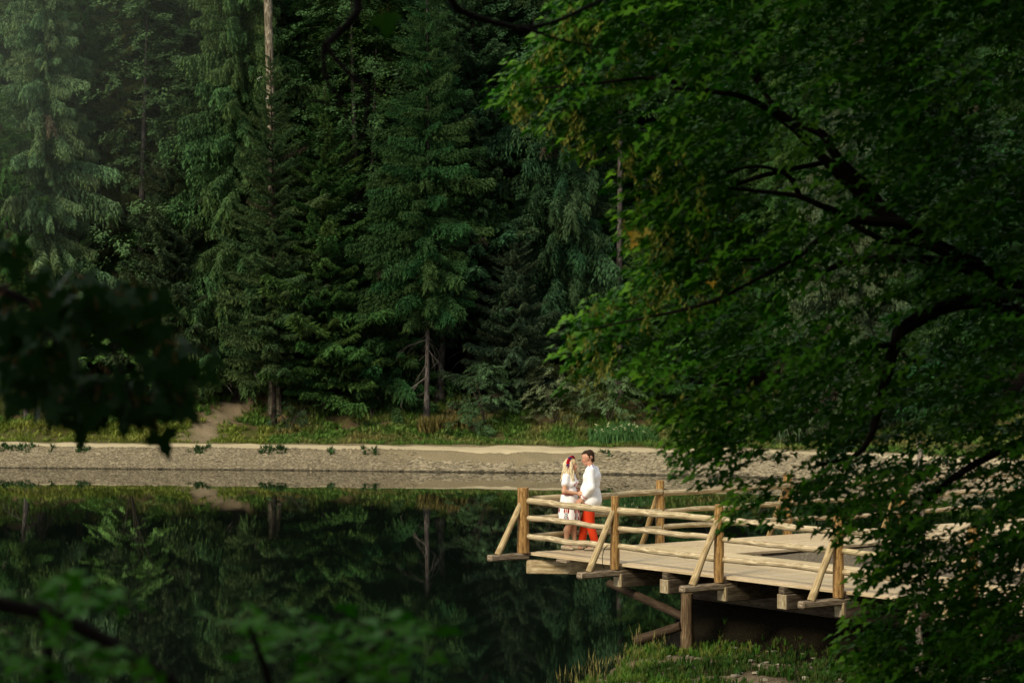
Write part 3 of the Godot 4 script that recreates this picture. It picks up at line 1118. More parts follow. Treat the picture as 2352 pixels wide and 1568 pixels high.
func build_deck() -> void:
	var o := thing("wooden_deck", "L-shaped wooden deck of pale boards built out over the lake", "deck")
	# boards along the near side, then along the far side
	var w := 0.15
	for i in 19:
		var v := w * (i + 0.5)
		var cut := 0.0
		var p := piece("plank", beam_mesh(on_deck(cut + rf(-0.01, 0.01), v, DECK + rf(-0.004, 0.004)), on_deck(13.5, v, DECK + rf(-0.004, 0.004)), w - rf(0.008, 0.014), 0.05, M.board_wood, wood_tint(0.86, 1.12), 0.005), o)
	for i in 16:
		var u := w * (i + 0.5)
		piece("plank", beam_mesh(on_deck(u, w * 19 + 0.006, DECK + rf(-0.004, 0.004)), on_deck(u, 14.0 + rf(-0.05, 0.05), DECK + rf(-0.004, 0.004)), w - rf(0.008, 0.014), 0.05, M.board_wood, wood_tint(0.86, 1.12), 0.005), o)
	# joists whose ends show below the near edge
	for u in [2.62, 3.87, 5.30, 6.72, 8.05, 9.5, 10.9, 12.4]:
		piece("joist", beam_mesh(on_deck(u, -0.06, DECK - 0.053), on_deck(u, 2.8, DECK - 0.053), 0.13, 0.11, M.beam_wood, wood_tint(0.4, 0.5)), o)  # both joist tints carry the shade below the boards
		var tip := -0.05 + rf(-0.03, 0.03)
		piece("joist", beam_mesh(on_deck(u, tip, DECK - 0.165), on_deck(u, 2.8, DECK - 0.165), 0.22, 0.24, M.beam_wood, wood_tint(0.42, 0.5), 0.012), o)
		piece("joist_end", beam_mesh(on_deck(u, tip - 0.025, DECK - 0.168), on_deck(u, tip, DECK - 0.168), 0.21, 0.23, M.rail_wood, wood_tint(0.72, 0.85), 0.008), o)  # paler slab: the lit end face put into its colour
	for v in [3.4, 5.0, 6.6, 8.2, 9.8, 11.4]:
		piece("joist", beam_mesh(on_deck(-0.12, v, DECK - 0.053), on_deck(2.4, v, DECK - 0.053), 0.16, 0.26, M.beam_wood, wood_tint()), o)
	# the corner beam that runs diagonally under the corner
	var diag := (U + V).normalized()
	var c0 := on_deck(0.0, 0.0, DECK - 0.14) - diag * 0.02
	piece("corner_beam", beam_mesh(c0, c0 + diag * 3.3, 0.2, 0.24, M.rail_wood, Color(0.95, 0.92, 0.86), 0.015), o)  # lit face of the beam put into a paler wood
	piece("edge_block", beam_mesh(on_deck(0.95, -0.05, DECK - 0.05), on_deck(1.25, -0.05, DECK - 0.05), 0.1, 0.05, M.beam_wood, Color(1.1, 1.05, 1.0), 0.008), o)
	# stringers, piles and struts below
	piece("stringer", beam_mesh(on_deck(2.9, 1.3, DECK - 0.42), on_deck(13.0, 1.3, DECK - 0.42), 0.22, 0.22, M.beam_wood, wood_tint(0.3, 0.4)), o)  # stringer tints darkened to hold the shade under the deck
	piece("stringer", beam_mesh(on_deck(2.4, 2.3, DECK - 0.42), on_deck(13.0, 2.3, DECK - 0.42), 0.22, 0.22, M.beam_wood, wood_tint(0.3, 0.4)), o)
	for q in [[4.03, 0.3], [6.72, 2.2], [9.5, 2.2], [5.30, 2.3], [8.4, 2.3], [1.9, 4.8], [1.9, 8.0], [2.35, 1.9]]:
		var foot := on_deck(q[0], q[1], 0.0)
		piece("pile", log_mesh(Vector3(foot.x, minf(bank_height(foot), 0.2) - 0.5, foot.z), Vector3(foot.x, DECK - 0.41 if q[0] > 2.5 else DECK - 0.32, foot.z), 0.115, 0.105, M.beam_wood, Color(0.6, 0.52, 0.43), 0.01, 12), o)
	piece("strut", log_mesh(on_deck(1.9, 0.35, DECK - 0.42), on_deck(4.1, 0.3, 0.66), 0.075, 0.075, M.beam_wood, Color(0.2, 0.17, 0.15), 0.0, 8), o)  # strut colour darkened in place of under-deck shade
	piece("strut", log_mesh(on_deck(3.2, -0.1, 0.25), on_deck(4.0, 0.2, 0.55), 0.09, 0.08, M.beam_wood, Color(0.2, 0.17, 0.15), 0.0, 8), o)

	# the railing on the near side
	var near := thing("log_railing", "near log railing of thick posts, three rails and slanting braces along the deck's front", "railing")
	var pu := [0.0, 2.62, 5.30, 8.05, 10.8]
	var pr := [0.105, 0.073, 0.079, 0.083, 0.083]
	var ptop := [1.17, 1.16, 1.17, 1.17, 1.17]
	for i in 5:
		var foot := on_deck(pu[i], -0.11, DECK - 0.09 if i > 0 else DECK - 0.005)
		piece("post", log_mesh(foot, foot + Vector3(0, ptop[i] + (0.09 if i > 0 else 0.0), 0), pr[i] * 1.05, pr[i] * 0.95, M.post_wood, Color(1.0, 0.98, 0.95) * rf(0.9, 1.1), 0.008, 12), near)
		var ty := DECK - 0.005 if i == 0 else DECK - 0.10
		piece("outrigger", beam_mesh(on_deck(pu[i], -0.86 - rf(0, 0.06), ty), on_deck(pu[i], 0.25 if i > 0 else -0.01, ty), 0.15, 0.115, M.beam_wood, wood_tint(1.1, 1.3), 0.025), near)
		piece("brace", log_mesh(on_deck(pu[i], -0.68, ty - 0.01), on_deck(pu[i], -0.15, DECK + 0.90), 0.062, 0.052, M.rail_wood, Color(0.92, 0.86, 0.74), 0.01, 10), near)
	for i in 5:
		var ue: float = pu[i + 1] if i < 4 else 14.4
		for k in 3:
			var y: float = DECK + [0.92, 0.61, 0.29][k]
			var a := on_deck(pu[i] + 0.02, -0.06, y + rf(-0.015, 0.015))
			var e := on_deck(ue - 0.02, -0.06, y + rf(-0.02, 0.02))
			var big: float = [0.060, 0.050, 0.053][k]
			piece("rail", log_mesh(a, e, big * rf(0.92, 1.02), big * rf(0.88, 1.08), M.rail_wood, wood_tint(0.95, 1.1), 0.022), near)
	piece("loose_wire", wire_mesh(), near)
	# the railing on the far side
	var far_ := thing("log_railing", "far log railing running from the corner behind the couple to the right", "railing")
	for v in [3.16, 6.42, 9.6]:
		var foot := on_deck(-0.08, v, DECK - 0.1)
		piece("post", log_mesh(foot, foot + Vector3(0, 1.27, 0), 0.092, 0.082, M.post_wood, Color(1, 0.98, 0.95) * rf(0.9, 1.1), 0.008, 12), far_)
		piece("outrigger", beam_mesh(on_deck(-0.85, v, DECK - 0.10), on_deck(0.2, v, DECK - 0.10), 0.15, 0.115, M.beam_wood, wood_tint(0.9, 1.1), 0.025), far_)
		piece("brace", log_mesh(on_deck(-0.62, v, DECK - 0.11), on_deck(-0.15, v, DECK + 0.86), 0.06, 0.05, M.rail_wood, Color(0.85, 0.72, 0.5), 0.01, 10), far_)
	var pv := [0.1, 3.16, 6.42, 9.6, 13.2]
	for i in 4:
		for k in 3:
			var y: float = DECK + [0.95, 0.61, 0.28][k]
			var big: float = [0.062, 0.05, 0.048][k]
			piece("rail", log_mesh(on_deck(-0.03, pv[i] + 0.02, y + rf(-0.02, 0.02)), on_deck(-0.03, pv[i + 1] - 0.02, y + rf(-0.02, 0.02)), big * rf(0.92, 1.05), big * rf(0.9, 1.05), M.rail_wood, wood_tint(0.8, 0.95), 0.022), far_)

func wire_mesh() -> ArrayMesh:
	var b := MB.new()
	var p := []
	var r := []
	for i in 12:
		var t := i / 11.0
		p.append(on_deck(2.55 - sin(t * PI) * 0.16, -0.2, DECK + 0.32 - t * 0.5 + 0.04 * sin(t * 7.0)))
		r.append(0.007)
	b.tube(p, r, 5, Color(0.03, 0.03, 0.03), true)
	return b.mesh(M.bark)


# ---------------------------------------------------------------- maple
# outline of a lobed leaf one metre long: stalk at the origin, tip along +x
func maple_outline() -> Array:
	var out := []
	for q in [[0.0, 0.0], [-0.06, 0.30], [0.10, 0.27], [0.20, 0.56], [0.30, 0.40], [0.38, 0.44], [0.42, 0.22], [0.52, 0.16], [0.66, 0.20], [0.72, 0.10], [1.0, 0.0]]:
		out.append(Vector2(q[0], q[1]))
	return out

func add_maple_leaf(b: MB, x: Transform3D, size: float, col: Color, fold: float, curl: float, simple := false) -> void:
	var o := maple_outline()
	if simple:
		o = [Vector2(0, 0), Vector2(-0.04, 0.30), Vector2(0.20, 0.55), Vector2(0.36, 0.34), Vector2(0.44, 0.20), Vector2(0.66, 0.20), Vector2(1.0, 0.0)]
	for s in [-1.0, 1.0]:
		for i in range(1, o.size() - 1):
			var a := leaf_point(Vector2(0.22, 0.0), s, fold, curl)
			var p := leaf_point(o[i], s, fold, curl)
			var q := leaf_point(o[i + 1], s, fold, curl)
			b.face(x * (a * size), x * (p * size), x * (q * size), col)

func leaf_point(p: Vector2, s: float, fold: float, curl: float) -> Vector3:
	return Vector3(p.x, p.y * fold - curl * p.x * p.x * 0.5 - curl * p.y * p.y * 0.6, p.y * s)

func maple_leaf(seed_: int, col: Color) -> ArrayMesh:
	var r := RandomNumberGenerator.new()
	r.seed = seed_
	var b := MB.new()
	add_maple_leaf(b, Transform3D(Basis.IDENTITY, Vector3(0.35, 0, 0)), 1.0, col, r.randf_range(-0.1, 0.3), r.randf_range(0.1, 0.7))
	# the leaf's stalk
	b.face(Vector3.ZERO, Vector3(0.42, 0.0, 0.02), Vector3(0.42, 0.0, -0.02), Color(0.25, 0.1, 0.05))
	return b.mesh(M.maple_leaf)

func maple_spray(seed_: int) -> ArrayMesh:
	# a leafy twig 0.55 m long
	var r := RandomNumberGenerator.new()
	r.seed = seed_
	var b := MB.new()
	var last := Vector3.ZERO
	for i in 8:
		var t := i / 7.0
		var p := Vector3(t * 0.55, -0.12 * t * t, r.randf_range(-0.02, 0.02))
		if i > 0:
			var w := Vector3(0, 0.005 * (1.2 - t), 0)
			var w2 := Vector3(0, 0, w.y)
			b.face(last - w, last + w, p, Color(0.10, 0.07, 0.05))
			b.face(last - w2, last + w2, p, Color(0.10, 0.07, 0.05))
		last = p
		if i == 0:
			continue
		for side in [-1.0, 1.0]:
			var a: float = side * r.randf_range(0.45, 1.25) if i < 7 else side * r.randf_range(0.1, 0.6)
			var stalk := r.randf_range(0.03, 0.09)
			var dir := Vector3(cos(a), r.randf_range(-0.5, 0.0), sin(a)).normalized()
			var up := Vector3(r.randf_range(-0.4, 0.15), 1.0, r.randf_range(-0.25, 0.25) + side * 0.2)
			var z := dir.cross(up).normalized()
			up = z.cross(dir).normalized()
			var q := p + dir * stalk
			add_maple_leaf(b, Transform3D(Basis(dir, up, z), q), r.randf_range(0.075, 0.12), Color.WHITE * r.randf_range(0.75, 1.25), r.randf_range(-0.1, 0.35), r.randf_range(0.1, 0.8), true)
	return b.mesh(M.maple_leaf)

func key_mesh() -> ArrayMesh:
	# a hanging bunch of winged seeds
	var b := MB.new()
	var r := RandomNumberGenerator.new()
	r.seed = 77
	for i in 7:
		var p := Vector3(r.randf_range(-0.03, 0.03), -0.02 - 0.018 * i, r.randf_range(-0.03, 0.03))
		for s in [-1.0, 1.0]:
			var a := r.randf_range(0, TAU)
			var e := p + Vector3(cos(a) * 0.02, -0.03, sin(a) * 0.02) * 1.2
			var w := Vector3(-sin(a), 0.3, cos(a)) * 0.006
			b.face(p, e + w, e - w, Color.WHITE)
	return b.mesh(M.broad_leaf)

func limb(parent: Node3D, called: String, pts: Array, d0: float, d1: float, r0: float, r1: float, tone := 1.0) -> void:
	# pts: places on the picture, strung between the depths d0 and d1
	var b := MB.new()
	var raw := []
	for i in pts.size():
		raw.append(at(pts[i][0], pts[i][1], lerpf(d0, d1, float(i) / (pts.size() - 1))))
	var p := []
	var r := []
	var n := (raw.size() - 1) * 4
	for i in n + 1:
		var f := float(i) / 4.0
		var k := mini(int(f), raw.size() - 2)
		var t := f - k
		var a: Vector3 = raw[maxi(k - 1, 0)]
		var q: Vector3 = raw[k]
		var e: Vector3 = raw[k + 1]
		var z: Vector3 = raw[mini(k + 2, raw.size() - 1)]
		p.append(q.cubic_interpolate(e, a, z, t))
		r.append(lerpf(r0, r1, float(i) / n))
	b.tube(p, r, 9, Color(0.04, 0.034, 0.028) * tone, true, 0.1, int(r0 * 1000))
	piece(called, b.mesh(M.bark), parent)

const MAPLE_EDGE := [[1300, -60], [1262, 40], [1190, 118], [1135, 195], [1150, 235], [1230, 255], [1275, 310], [1335, 352], [1395, 372], [1425, 440], [1405, 480], [1430, 540], [1475, 590], [1455, 645], [1335, 680], [1290, 735], [1272, 785], [1295, 850], [1385, 815], [1478, 850], [1500, 920], [1535, 1000], [1552, 1062], [1575, 1105], [1640, 1085], [1695, 1105], [1668, 1165], [1650, 1195], [1720, 1190], [1800, 1170], [1890, 1205], [1950, 1235], [1995, 1290], [1960, 1330], [1985, 1370], [1950, 1425], [1915, 1465], [1960, 1520], [1955, 1600], [1990, 1700]]

func maple_left(y: float) -> float:
	# the leftmost x of the crown's outline at the height y (the outline folds back: take the leftmost)
	var best := 99999.0
	for i in MAPLE_EDGE.size() - 1:
		var a: Array = MAPLE_EDGE[i]
		var b: Array = MAPLE_EDGE[i + 1]
		if (a[1] <= y and b[1] >= y) or (a[1] >= y and b[1] <= y):
			var t: float = (y - a[1]) / maxf(absf(b[1] - a[1]), 0.01) * signf(b[1] - a[1])
			best = minf(best, lerpf(a[0], b[0], t))
	return best

func in_maple(x: float, y: float) -> bool:
	if y < -60.0:
		return x > 1300.0 - (y + 60.0) * 0.3
	if y > 1700.0:
		return x > 1990.0
	var hits := 0
	for i in MAPLE_EDGE.size() - 1:
		var a: Array = MAPLE_EDGE[i]
		var b: Array = MAPLE_EDGE[i + 1]
		if (a[1] > y) != (b[1] > y):
			var xx: float = a[0] + (y - a[1]) / (b[1] - a[1]) * (b[0] - a[0])
			if xx < x:
				hits += 1
	return hits % 2 == 1

const MAIN_LIMBS := [[[2200, 590], [2060, 510], [1960, 430], [1900, 372], [1830, 300], [1750, 242], [1680, 216], [1560, 202]], [[1985, 425], [1939, 382], [1893, 311], [1819, 277], [1755, 210], [1729, 94]], [[2059, 506], [1939, 503], [1879, 469], [1747, 439]], [[2090, 745], [2040, 850], [2012, 966], [1963, 1047]], [[1939, 503], [1864, 562]]]

func near_limb(x: float, y: float) -> float:
	var best := 9999.0
	var p := Vector2(x - 40.0, y)
	for l in MAIN_LIMBS:
		for i in l.size() - 1:
			var q := Geometry2D.get_closest_point_to_segment(p, Vector2(l[i][0], l[i][1]), Vector2(l[i + 1][0], l[i + 1][1]))
			best = minf(best, p.distance_to(q))
	return best

func build_shade_trees() -> void:
	# unseen beeches added round and above the eye to shade maple and branches
	var n := 0
	var spots := [
		[-5.8, -1.5, 22.0, 4.6, 8.0, "close to the viewpoint on its left"], [-20.0, 9.0, 18.0, 5.0, 6.5, "well to the left behind the viewpoint"], [-3.0, 7.0, 17.0, 5.5, 5.0, "straight behind the viewpoint"],
		[-2.6, 0.5, 21.0, 4.8, 8.0, "leaning right over the viewpoint"],
		[5.5, 6.0, 18.0, 5.5, 5.0, "behind the viewpoint, a little to the right"], [8.5, -4.0, 18.0, 5.5, 5.5, "close to the viewpoint on its right"], [1.5, 15.0, 19.0, 6.0, 4.0, "high on the slope behind the viewpoint"],
		[14.0, -14.0, 17.0, 5.2, 3.0, "to the right of the leaning maple"], [13.5, -25.0, 16.0, 5.0, 2.0, "on the bank between maple and deck"], [17.0, -36.0, 16.0, 5.0, 2.0, "right of the deck's landward end"],
		[10.5, -10.0, 17.0, 5.0, 4.5, "between the viewpoint and the leaning maple"], [-13.0, 13.0, 19.0, 6.0, 4.0, "high on the slope to the left"], [13.0, 9.0, 19.0, 6.0, 4.0, "high on the slope to the right"]]
	for q in spots:
		var w := Vector3(q[0], 0, q[1])
		w.y = bank_height(w) - 0.1
		broadleaf("beech_tree", "unseen shade beech added on the near shore " + q[5], w, q[2], q[3], q[4], Color(0.04, 0.085, 0.018), "beeches added for shade on the near shore", 1700, "shade")
		n += 1

func build_maple() -> void:
	var o := thing("maple_tree", "big dark maple leaning in from the right with spreading black limbs and lobed leaves", "tree")
	# the stem stands beyond the right edge of the picture
	limb(o, "trunk", [[2760, 2300], [2740, 1900], [2690, 1500], [2620, 1150], [2520, 850], [2400, 690]], 18.6, 18.6, 0.24, 0.13)
	limb(o, "limb", [[2400, 690], [2200, 590], [2060, 510], [1960, 430], [1900, 372], [1830, 300], [1750, 242], [1680, 216], [1540, 202]], 18.6, 17.8, 0.062, 0.013)
	limb(o, "limb", [[2040, 495], [1985, 425], [1939, 382], [1912, 345], [1893, 311], [1863, 296], [1819, 277], [1777, 243], [1755, 210], [1721, 165], [1690, 120]], 18.5, 18.9, 0.05, 0.012)
	limb(o, "limb", [[1755, 210], [1735, 157], [1729, 94], [1705, 20]], 18.8, 19.2, 0.03, 0.01)
	limb(o, "limb", [[2075, 512], [1991, 506], [1939, 503], [1916, 484], [1879, 469], [1833, 450], [1747, 439], [1660, 430]], 18.3, 17.6, 0.042, 0.010)
	limb(o, "limb", [[1838, 452], [1818, 412], [1784, 390], [1728, 382], [1670, 398]], 17.9, 17.5, 0.022, 0.008)
	limb(o, "limb", [[1939, 503], [1909, 532], [1864, 562], [1820, 590], [1600, 600]], 18.1, 17.4, 0.03, 0.008)
	limb(o, "limb", [[1953, 510], [2029, 551], [2103, 558], [2250, 600]], 18.1, 18.4, 0.02, 0.03)
	limb(o, "limb", [[2330, 650], [2150, 600], [1970, 597], [1900, 621], [1840, 650]], 18.8, 18.2, 0.05, 0.012)
	limb(o, "limb", [[2480, 790], [2250, 690], [2090, 745], [2058, 790], [2040, 850], [2026, 910], [2012, 966], [1998, 1008], [1963, 1047], [1880, 1068]], 18.6, 17.9, 0.07, 0.010)
	limb(o, "limb", [[2053, 792], [2005, 797], [1970, 829], [1915, 862]], 18.3, 18.0, 0.025, 0.008)
	limb(o, "limb", [[2560, 1000], [2400, 1000], [2250, 1060], [2130, 1150], [2050, 1260]], 18.6, 18.0, 0.05, 0.010)
	limb(o, "limb", [[1900, 372], [1700, 420], [1560, 520], [1500, 600]], 18.6, 17.6, 0.022, 0.006)
	limb(o, "limb", [[1660, 215], [1500, 180], [1380, 190], [1220, 205]], 17.9, 17.5, 0.018, 0.005)
	limb(o, "limb", [[1833, 590], [1640, 690], [1480, 730], [1330, 760]], 17.6, 17.3, 0.016, 0.005)
	# leafy twigs
	var sprays := []
	for k in 5:
		sprays.append(maple_spray(300 + k))
	var tf := [[], [], [], [], []]
	var tc := [[], [], [], [], []]
	var hung := 0
	var tries := 0
	while hung < 8200 and tries < 160000:
		tries += 1
		var x := rf(1100.0, 3500.0)
		var y := rf(-1500.0, 1900.0)
		if not in_maple(x, y):
			continue
		var out_of_frame := x > 2420.0 or y < -80.0 or y > 1640.0
		if out_of_frame and rng.randf() < 0.2:
			continue
		var left := maple_left(clampf(y, -50.0, 1690.0))
		var deep := clampf((x - left) / 500.0, 0.0, 1.0)
		var d := 18.2 + rf(-0.9, 0.9) * (0.6 + 2.2 * deep) + deep * 0.6
		var p := at(x, y, d)
		var gap := noise.get_noise_3d(p.x * 1.1, p.y * 1.5, p.z * 0.7)
		var open := -0.16
		# the crown is thinner round the forks of the limbs and low over the deck
		if Vector2((x - 1780.0) / 150.0, (y - 420.0) / 90.0).length() < 1.0 or Vector2((x - 1960.0) / 110.0, (y - 690.0) / 110.0).length() < 1.0:
			open = 0.2
		if y > 1020.0 and y < 1330.0 and x < 1990.0:
			open = 0.02
		if gap < open:
			continue
		if d < 18.9 and near_limb(x, y) < 34.0 and rng.randf() < 0.85:
			continue
		hung += 1
		var dir := Vector3(-0.85 + rf(-0.5, 0.5), rf(-0.55, 0.2), rf(-0.75, 0.9)).normalized()
		if deep < 0.15:
			dir = Vector3(-0.9, rf(-0.45, 0.05), rf(-0.3, 0.5)).normalized()
		var z := dir.cross(Vector3(rf(-0.3, 0.2), 1, rf(-0.3, 0.3))).normalized()
		var upv := z.cross(dir).normalized()
		var k := rng.randi() % 5
		var size := rf(0.66, 0.95)
		tf[k].append(Transform3D(Basis(dir, upv, z) * size, p - dir * 0.5 * size))
		var g := Color(0.026, 0.115, 0.004).lerp(Color(0.066, 0.172, 0.008), rng.randf()) * rf(0.75, 1.2)
		tc[k].append(g)
	for k in 5:
		scatter("crown", sprays[k], tf[k], tc[k], o)
	# single outline leaves, the bright lit rim put into their green, and yellow ones
	var leaves := []
	for k in 4:
		leaves.append(maple_leaf(400 + k, Color(0.095, 0.23, 0.012) * (0.85 + 0.12 * k)))
	var yellow := [maple_leaf(410, Color(0.30, 0.19, 0.02)), maple_leaf(411, Color(0.22, 0.18, 0.025))]
	var n := 0
	while n < 290:
		var y := rf(-40.0, 1600.0)
		var left := maple_left(y)
		var x := left + absf(rng.randfn(0.0, 45.0)) - 4.0
		if left > 9000.0:
			continue
		var p := at(x, y, rf(17.2, 17.9))
		var dir := Vector3(-0.8 + rf(-0.3, 0.3), rf(-0.55, -0.05), rf(-0.5, 0.6)).normalized()
		var z := dir.cross(Vector3(-0.35, 1, rf(-0.1, 0.5))).normalized()
		var lf := piece("leaf", leaves[n % 4], o)
		lf.transform = Transform3D(Basis(dir, z.cross(dir).normalized(), z) * rf(0.07, 0.11), p)
		n += 1
	for q in [[1462, 522], [1476, 530], [1468, 545], [1500, 520], [1630, 640]]:
		var lf := piece("leaf", yellow[n % 2], o)
		n += 1
		var dir := Vector3(rf(-0.8, 0.6), -0.4, rf(-0.2, 0.6)).normalized()
		var z := dir.cross(Vector3(0.1, 1, 0.8)).normalized()
		lf.transform = Transform3D(Basis(dir, z.cross(dir).normalized(), z) * rf(0.07, 0.10), at(q[0], q[1], 17.2))
	var kf := []
	var kc := []
	for i in 170:
		var y := rf(0.0, 900.0)
		var x := maple_left(y) + 20.0 + absf(rng.randfn(0.0, 120.0))
		kf.append(Transform3D(Basis(Vector3.UP, rf(0, TAU)) * rf(0.8, 1.3), at(x, y, rf(17.2, 18.0))))
		kc.append(Color(0.22, 0.23, 0.04) * rf(0.6, 1.2))
	var keys := scatter("seed_keys", key_mesh(), kf, kc, o)
	keys.set_meta("kind", "stuff")

# ---------------------------------------------------------------- branches close to the eye
func hang_leaves(o: Node3D, spots: Array, meshes: Array, lo: float, hi: float, flat := 0.0) -> void:
	for s in spots:
		var dir := Vector3(rf(-0.8, 0.8), rf(-1.0, -0.1), rf(-0.5, 0.5)).normalized()
		if flat > 0.0:
			dir = Vector3(rf(-1, 1), rf(-0.35, 0.25), rf(-1, 1)).normalized()
		var z := dir.cross(Vector3(rf(-0.4, 0.4), rf(0.2, 1.0), rf(0.2, 1.2) if flat == 0.0 else rf(-0.3, 0.3))).normalized()
		var lf := piece("leaf", meshes[rng.randi() % meshes.size()], o)
		lf.transform = Transform3D(Basis(dir, z.cross(dir).normalized(), z) * rf(lo, hi), s)

func blob_spots(blobs: Array, d0: float, d1: float) -> Array:
	var out := []
	for b in blobs:
		for i in int(b[4]):
			var a := rf(0, TAU)
			var q := sqrt(rng.randf())
			out.append(at(b[0] + cos(a) * q * b[2], b[1] + sin(a) * q * b[3], rf(d0, d1)))
	return out

func build_near_branches() -> void:
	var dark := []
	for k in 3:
		dark.append(maple_leaf(500 + k, Color(0.018, 0.045, 0.008)))  # backlit shade put into the near-black leaf colour
	var green := []
	for k in 3:
		green.append(maple_leaf(510 + k, Color(0.05, 0.19, 0.002)))
	var leaves_top := [maple_leaf(520, Color(0.04, 0.11, 0.008))]
	# the dark bunch at the left
	var o := thing("maple_branch", "blurred black maple branch thick with leaves hanging in from the left edge", "branch")
	limb(o, "stem", [[-420, 480], [-150, 600], [60, 690], [220, 760], [360, 850]], 8.8, 8.4, 0.022, 0.006)
	limb(o, "stem", [[60, 690], [150, 820], [190, 900], [195, 965]], 8.5, 8.3, 0.008, 0.003)
	limb(o, "stem", [[250, 775], [290, 880], [320, 960], [370, 985]], 8.4, 8.3, 0.007, 0.003)
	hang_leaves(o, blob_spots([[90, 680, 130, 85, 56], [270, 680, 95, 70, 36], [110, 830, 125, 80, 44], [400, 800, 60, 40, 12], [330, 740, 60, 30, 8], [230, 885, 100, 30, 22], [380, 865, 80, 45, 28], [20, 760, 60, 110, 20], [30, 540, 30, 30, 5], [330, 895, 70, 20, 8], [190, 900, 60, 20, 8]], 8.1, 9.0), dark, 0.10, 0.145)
	# three leaves that hang clear below it
	for q in [[192, 935, 0.13, Vector3(-0.08, -1, 0.1)], [300, 940, 0.07, Vector3(0.3, -1, 0)], [352, 962, 0.13, Vector3(0.35, -0.95, 0.1)]]:
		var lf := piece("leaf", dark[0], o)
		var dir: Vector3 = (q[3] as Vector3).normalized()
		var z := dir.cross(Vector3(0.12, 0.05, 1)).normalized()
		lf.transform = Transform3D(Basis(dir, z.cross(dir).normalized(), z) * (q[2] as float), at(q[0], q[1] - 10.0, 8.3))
	# the twig that hangs from above
	var t := thing("bare_twig", "blurred dark forked twig hanging from the top edge before the forest", "branch")
	limb(t, "stem", [[835, -160], [823, 0], [815, 36], [772, 82], [745, 105]], 9.4, 9.2, 0.020, 0.014)
	limb(t, "stem", [[745, 105], [743, 141], [754, 193], [781, 223], [794, 249], [800, 300]], 9.2, 9.2, 0.012, 0.004)
	limb(t, "stem", [[781, 238], [750, 240], [722, 231], [689, 249]], 9.2, 9.1, 0.010, 0.004)
	limb(t, "stem", [[745, 105], [774, 138], [810, 177], [837, 197], [846, 223], [842, 262], [838, 295], [828, 325], [807, 354], [778, 390]], 9.2, 9.1, 0.012, 0.005)
	hang_leaves(t, [at(872, 8, 9.2), at(888, 4, 9.3)], leaves_top, 0.10, 0.12)
	var t2 := thing("maple_branch", "blurred dark branch slanting from the top edge to the maple's upper edge", "branch")
	limb(t2, "stem", [[960, -150], [1037, 0], [1063, 26], [1109, 44], [1175, 61], [1224, 63], [1300, 40], [1420, -20]], 12.0, 12.6, 0.020, 0.010)
	limb(t2, "stem", [[1190, 62], [1237, 75], [1300, 95], [1390, 110]], 12.2, 12.6, 0.012, 0.004)
	# the green leaves near the bottom edge
	var g := thing("maple_branch", "blurred arching branch with green leaves in the bottom left corner", "branch")
	limb(g, "stem", [[-200, 1330], [0, 1388], [120, 1415], [250, 1475], [330, 1520], [430, 1600], [600, 1760]], 6.6, 6.2, 0.022, 0.015)
	limb(g, "stem", [[105, 1412], [105, 1470], [112, 1530], [112, 1640]], 6.5, 6.4, 0.016, 0.012)
	hang_leaves(g, blob_spots([[110, 1370, 70, 25, 14], [190, 1345, 60, 25, 16], [240, 1375, 60, 25, 14], [40, 1470, 60, 40, 16], [60, 1540, 70, 40, 19], [230, 1510, 60, 35, 22], [300, 1545, 60, 25, 11], [170, 1470, 40, 25, 8]], 6.0, 7.0), green, 0.05, 0.085, 1.0)
	var h := thing("maple_branch", "blurred green leaf spray on thin stems at the bottom edge, left of the bank", "branch")
	limb(h, "stem", [[640, 1680], [615, 1560], [590, 1490], [572, 1440]], 7.0, 7.0, 0.015, 0.007)
	limb(h, "stem", [[700, 1660], [800, 1550], [850, 1500], [900, 1450]], 7.0, 7.0, 0.012, 0.004)
	hang_leaves(h, blob_spots([[560, 1415, 60, 22, 14], [650, 1430, 60, 30, 16], [760, 1445, 70, 30, 22], [860, 1440, 60, 35, 19], [960, 1430, 60, 25, 18], [700, 1490, 70, 30, 16], [800, 1510, 80, 30, 19], [930, 1490, 50, 30, 13], [760, 1550, 60, 20, 13], [910, 1545, 60, 25, 10], [560, 1490, 40, 20, 6]], 6.6, 7.4), green, 0.05, 0.085, 1.0)
	# the pale stem at the lower right
	var s := thing("pale_sapling_stem", "pale slender stem standing below the maple's leaves near the bottom right", "tree")
	limb(s, "trunk", [[2112, 1730], [2110, 1600], [2116, 1500], [2112, 1430], [2120, 1240], [2112, 1000]], 31.0, 31.0, 0.055, 0.035, 12.0)

